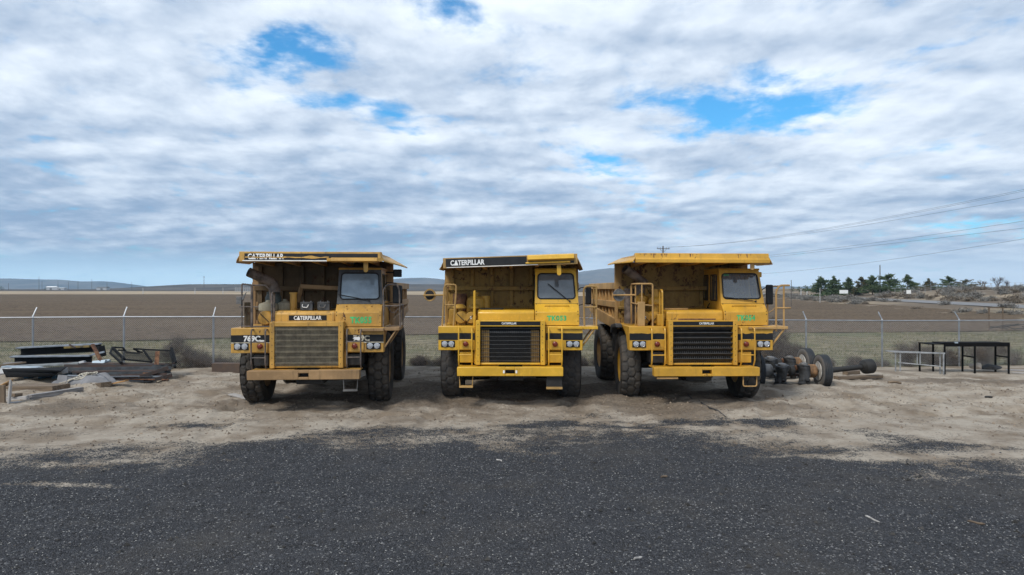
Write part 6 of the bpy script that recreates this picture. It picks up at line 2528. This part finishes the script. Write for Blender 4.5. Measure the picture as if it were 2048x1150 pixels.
def wire(label, z0, off, pts, group='overhead wires', r=.010):
    """parabola through the pole end and fitted sag; pts: (fraction, z)"""
    (f1, z1), (f2, z2) = pts
    # z = z0 + b f + c f^2
    A_ = np.array([[f1, f1 * f1], [f2, f2 * f2]])
    b_, c_ = np.linalg.solve(A_, np.array([z1 - z0, z2 - z0]))
    P_ = []
    for f in np.linspace(0, 1, 40):
        p = Vector((PX, PY, 0)) + D0 * (LW * f) + Vector((1, 0, 0)) * off
        P_.append((p.x, p.y, z0 + b_ * f + c_ * f * f))
    m_ = MB()
    m_.tube(P_, r, 5)
    o_ = m_.build('overhead_wire', M_WIREBLK)
    return tag(o_, label, 'power line', group)


def ray_f(px, off):
    """fraction along the wire run where it crosses a photo column"""
    k = (px - 1024) / F
    # X = PX + off + D0.x s ; Y = PY + D0.y s ; X = k Y
    s = (k * PY - PX - off) / (D0.x - k * D0.y)
    return s / LW, PY + D0.y * s


def wire_px(label, z0, off, q1, q2):
    out_ = []
    for px, py in (q1, q2):
        f, Y = ray_f(px, off)
        out_.append((f, CAMH + (577 - py) / F * Y))
    return wire(label, z0, off, out_)


zi = tp_.location.z + za + .3
wire_px('topmost of the overhead wires', zi, 1.15, (1775, 434), (2048, 379))
wire_px('overhead wire running just under the topmost one', zi, .6, (1775, 436.5), (2048, 382))
wire_px('third overhead wire from the top, meeting the crossarm', zi, -1.15, (1775, 442.5), (2048, 395))
wire_px('fourth overhead wire from the top', 8.3, 0, (1811, 477), (2048, 442))
wire_px('fifth overhead wire from the top', 7.1, 0, (1660, 501), (2048, 456))
wire_px('lowest and darkest of the overhead wires', 5.8, 0, (1757, 522.5), (2048, 477.6))


def pole(px, ptop, pbase, Y, r, label, mat=None, group=None, name='utility_pole', arm=0):
    p = air(px, pbase, Y)
    zb = float(base_z(p.x, p.y))
    m_ = MB()
    h_ = air(px, ptop, Y).z - zb
    m_.cyl((0, 0, -.3), (0, 0, h_), r, r * .75, 8)
    if arm:
        m_.box(-arm, arm, -r * 1.3, -r, h_ * .9, h_ * .9 + r)
    o_ = m_.build(name, mat or M_POLE)
    o_.location = (p.x, p.y, zb)
    return tag(o_, label, 'pole', group)


pole(1760, 530, 578, 196, .17, 'tall bare utility pole standing between the two largest pines')
pole(1582.5, 560, 604, 120, .07, 'thin dark pole behind the right truck handrail', name='thin_pole')
pole(408, 552, 570, 1450, .55, 'tall lamp mast on the dark mesa at left', name='light_mast', arm=2.6)
for px, pt in ((78, 553), (17, 566), (84, 562), (116, 561), (137, 563), (156, 562), (183.5, 558), (214, 563), (263.5, 564)):
    pole(px, pt, 580, 800, .20, 'small far utility pole on the plain before the blue ridge', group='far utility poles', arm=0)
for px in (286, 390, 446, 1602, 1614):
    pole(px, 575 if px < 1000 else 577, 586, 330 if px < 1000 else 220, .16, 'white marker post in the far field', mat=M_PANELWHITE, group='far marker posts', name='marker_post')
pole(1640, 576, 588, 150, .08, 'white post at the roadside left of the wide sign', mat=M_PANELWHITE, name='marker_post')
for k in range(22):
    px = 470 + k * 1.7 + random.uniform(-.5, .5)
    pole(px, 573.5 + random.uniform(-1, 1), 581, 520, .12, 'white vineyard post in the far field left of the weathered truck', mat=M_PANELWHITE, group='far row of posts', name='marker_post')


def sign(px0, px1, py0, py1, pb, Y, label):
    a_, b_ = air(px0, py1, Y), air(px1, py0, Y)
    zb = float(base_z((a_.x + b_.x) / 2, Y))
    s = empty('sign', ((a_.x + b_.x) / 2, Y, zb))
    tag(s, label, 'sign')
    w = (b_.x - a_.x) / 2
    m_ = MB()
    m_.box(-w, w, -.03, .03, max(.25, a_.z - zb), b_.z - zb)
    m_.build('board', M_WHITE, s)
    for k in (-.7, .7):
        m_ = MB()
        m_.box(k * w - .05, k * w + .05, .031, .10, -.2, b_.z - zb - .05)
        m_.build('post', M_POLE, s)


sign(1679, 1696, 580, 587, 590, 175, 'wide white sign board on the bank below the conifers')
sign(1813, 1822, 580, 587.5, 589, 150, 'small square white sign board beside the road at right')
# distant fence on top of the bank
ff = empty('far_fence', (0, 0, 0))
tag(ff, 'faint distant wire fence along the top of the bank', 'fence')
M_FF = simple('far_fence_steel', (.26, .27, .28), .6, var=.1)
pp = []
for k in range(26):
    px = 1790 + k * 12
    Yf = 178
    X = (px - 1024) / F * Yf
    zb = float(base_z(X, Yf))
    m = MB()
    m.cyl((X, Yf, zb - .2), (X, Yf, zb + 1.9), .05, n=5)
    m.build('post', M_FF, ff)
    pp.append((X, Yf, zb))
m = MB()
for hh in (.5, .9, 1.3, 1.85):
    m.tube([(x, y, z + hh) for x, y, z in pp], .02, 4)
m.build('wire', M_FF, ff)


def shed(px0, px1, ptop, peave, Y, label, mat, roofm, door=True):
    a_, b_ = air(px0, 579, Y), air(px1, 579, Y)
    w = b_.x - a_.x
    s = empty('building', ((a_.x + b_.x) / 2, Y, 0))
    tag(s, label, 'building')
    he, hr = air(0, peave, Y).z, air(0, ptop, Y).z
    dd = w * .55
    m_ = MB()
    m_.box(-w / 2, w / 2, 0, dd, -.5, he)
    m_.build('wall', mat, s)
    m_ = MB()
    m_.prism([(-.6, he + .01), (dd / 2, hr), (dd + .6, he + .01)], 'x', -w / 2 - .5, w / 2 + .5)
    m_.build('roof', roofm, s)
    if door:
        m_ = MB()
        m_.box(-w * .12, w * .12, -.08, -.01, 0, he * .75)
        m_.build('door', M_GREYSTEEL, s)


shed(92, 111, 572.5, 574.5, 1250, 'white roofed farm shed far off before the blue ridge', M_PANELWHITE, M_WHITE)
shed(111, 128, 575.3, 576.2, 1230, 'low white building next to the white roofed farm shed', M_PANELWHITE, M_WHITE)
shed(193, 213, 573.5, 575, 1150, 'small pale building right of the farm shed in the distance', M_PANELWHITE, M_GREYSTEEL)
for px, w, pt, lb in ((91, 6, 575, 'dark round tree beside the far farm shed'), (3, 14, 572.5, 'dark clump shaped tree at the far left horizon')):
    Y = 1150
    X = (px - 1024) / F * Y
    conifer('shrub_tree', lb, 'tree', (X, Y, 0), CAMH + (577 - pt) / F * Y, w / F * Y, M_NEEDLE, 260 + px, 'round', n=400)

# ------------------------------------------------------------------ loose stones, sticks and clods in the yard
def scatter(name, n, mask, smin, smax, mat, label, seed, flat=.55):
    r = np.random.default_rng(seed)
    X = r.uniform(-15, 15, n * 6)
    Y = 5.2 + 19 * r.uniform(0, 1, n * 6) ** 1.3
    keep = (np.abs(X / Y) < .82) & (mask(X, Y) > r.uniform(0, 1, n * 6))
    X, Y = X[keep][:n], Y[keep][:n]
    n = len(X)
    Z = base_z(X, Y) + relief(X, Y)
    base = np.array([(1, 0, 0), (-.5, .87, 0), (-.5, -.87, 0), (.15, .1, 1), (-.1, .0, -.6)])
    f0 = np.array([(0, 1, 3), (1, 2, 3), (2, 0, 3), (1, 0, 4), (2, 1, 4), (0, 2, 4)])
    s = smin + (smax - smin) * r.uniform(0, 1, n) ** 4
    V = base[None] * (1 + r.uniform(-.35, .35, (n, 5, 3)))
    a = r.uniform(0, 6.28, n)
    c, s_ = np.cos(a)[:, None], np.sin(a)[:, None]
    x = V[:, :, 0] * c - V[:, :, 1] * s_
    y = V[:, :, 0] * s_ + V[:, :, 1] * c
    P_ = np.stack([x * s[:, None] + X[:, None], y * s[:, None] + Y[:, None], V[:, :, 2] * s[:, None] * flat + Z[:, None] + s[:, None] * .1], -1)
    f = (np.arange(n)[:, None, None] * 5 + f0[None]).reshape(-1, 3)
    o_ = npmesh(name, P_.reshape(-1, 3), f, mat)
    return tag(o_, label, name, kind='stuff')


def cham(name, lo, hi):
    m_, N, b_, out_ = material(name)
    g_ = N.n('ShaderNodeNewGeometry')
    N.put(b_, 'Base Color', N.mix(N.math('POWER', g_.outputs['Random Per Island'], 1.6), lo, hi))
    b_.inputs['Roughness'].default_value = .85
    return m_


scatter('gravel', 42000, lambda x, y: (1 - sandiness(x, y)) * .9, .006, .028, cham('gravel_stone', (.020, .021, .023), (.135, .136, .142)), 'loose dark gravel over the front of the yard', 1)
scatter('pale_gravel', 3600, lambda x, y: (1 - sandiness(x, y)) * .9, .004, .014, cham('pale_gravel_stone', (.17, .165, .16), (.42, .41, .39)), 'pale stones among the dark gravel', 2)
scatter('gravel_clods', 1900, lambda x, y: np.clip((1 - sandiness(x, y)) * fbm(x, y, .6, 3, 77) * 1.6 - .4, 0, 1), .010, .05, cham('black_clod', (.018, .017, .016), (.05, .047, .043)), 'black clods of gravel and tar', 3, .7)
scatter('sand_clods', 6500, lambda x, y: np.clip(sandiness(x, y) * fbm(x, y, .7, 3, 78) * 2.2 - .75, 0, 1), .006, .045, cham('sand_clod', (.13, .10, .075), (.30, .235, .17)), 'lumps of sand and bark in the churned ground', 4, .8)
scatter('dark_chips', 2600, lambda x, y: np.clip(sandiness(x, y) * fbm(x, y, .5, 3, 79) * 2.6 - 1.05, 0, 1), .005, .022, cham('dark_chip', (.025, .022, .02), (.085, .07, .055)), 'dark chips spilled over the sand', 5, .5)
sticks = [((1730, 1032), (1759, 1045), .012, M_W_PALE, 'pale curved stick lying on the gravel at right'),
          ((1935, 1043), (1970, 1049), .016, M_W_BROWN, 'brown twig on the gravel near the right edge'),
          ((1268, 1119), (1284, 1115), .014, M_W_PALE, 'short pale stick on the gravel below the right truck'),
          ((993, 920), (1004, 924), .016, M_W_PALE, 'small white scrap on the gravel under the middle truck'),
          ((1322, 955), (1335, 954), .018, M_W_BROWN, 'tan chip on the gravel in front of the right truck'),
          ((1376, 795), (1452, 835), .022, M_RUBBERSHEET, 'long dark hose lying on sand before the right truck'),
          ((1776, 766), (1803, 768), .05, M_W_BROWN, 'dark stick on the sand right of the plank'),
          ((1970, 800), (1985, 803), .035, M_DARK, 'dark scrap on the sand below the workbench')]
for (a_, b_, w, mt, lb) in sticks:
    q0, q1 = on_ground(*a_), on_ground(*b_)
    m = MB()
    k_ = 7
    pts = []
    for t_ in np.linspace(0, 1, k_):
        p = q0.lerp(q1, t_)
        p.y += math.sin(t_ * math.pi) * (q1 - q0).length * .10
        pts.append(Vector((p.x, p.y, ground_z(p.x, p.y) + w * .6)) - q0)
    m.tube(pts, [w * .7] + [w] * (k_ - 2) + [w * .5], 6)
    o = m.build('stick' if mt not in (M_RUBBERSHEET, M_DARK) else ('hose' if mt is M_RUBBERSHEET else 'scrap_piece'), mt)
    o.location = q0
    tag(o, lb, 'stick' if mt not in (M_RUBBERSHEET, M_DARK) else 'debris')

# ------------------------------------------------------------------ haze
HAZE = 1.2e-4
m = bpy.data.materials.new('haze')
m.use_nodes = True
N = NT(m.node_tree)
out = N.n('ShaderNodeOutputMaterial')
vol = N.n('ShaderNodeVolumePrincipled', {'Color': (.48, .74, 1.0, 1), 'Density': HAZE, 'Anisotropy': 0.0})
N.t.links.new(vol.outputs[0], out.inputs['Volume'])
hb = MB()
hb.box(-7600, 7600, -150, 7700, -40, 300)
hz = hb.build('haze', m, smooth=False)
tag(hz, kind='stuff')
hz['label'] = 'thin blue haze lying over the plain'
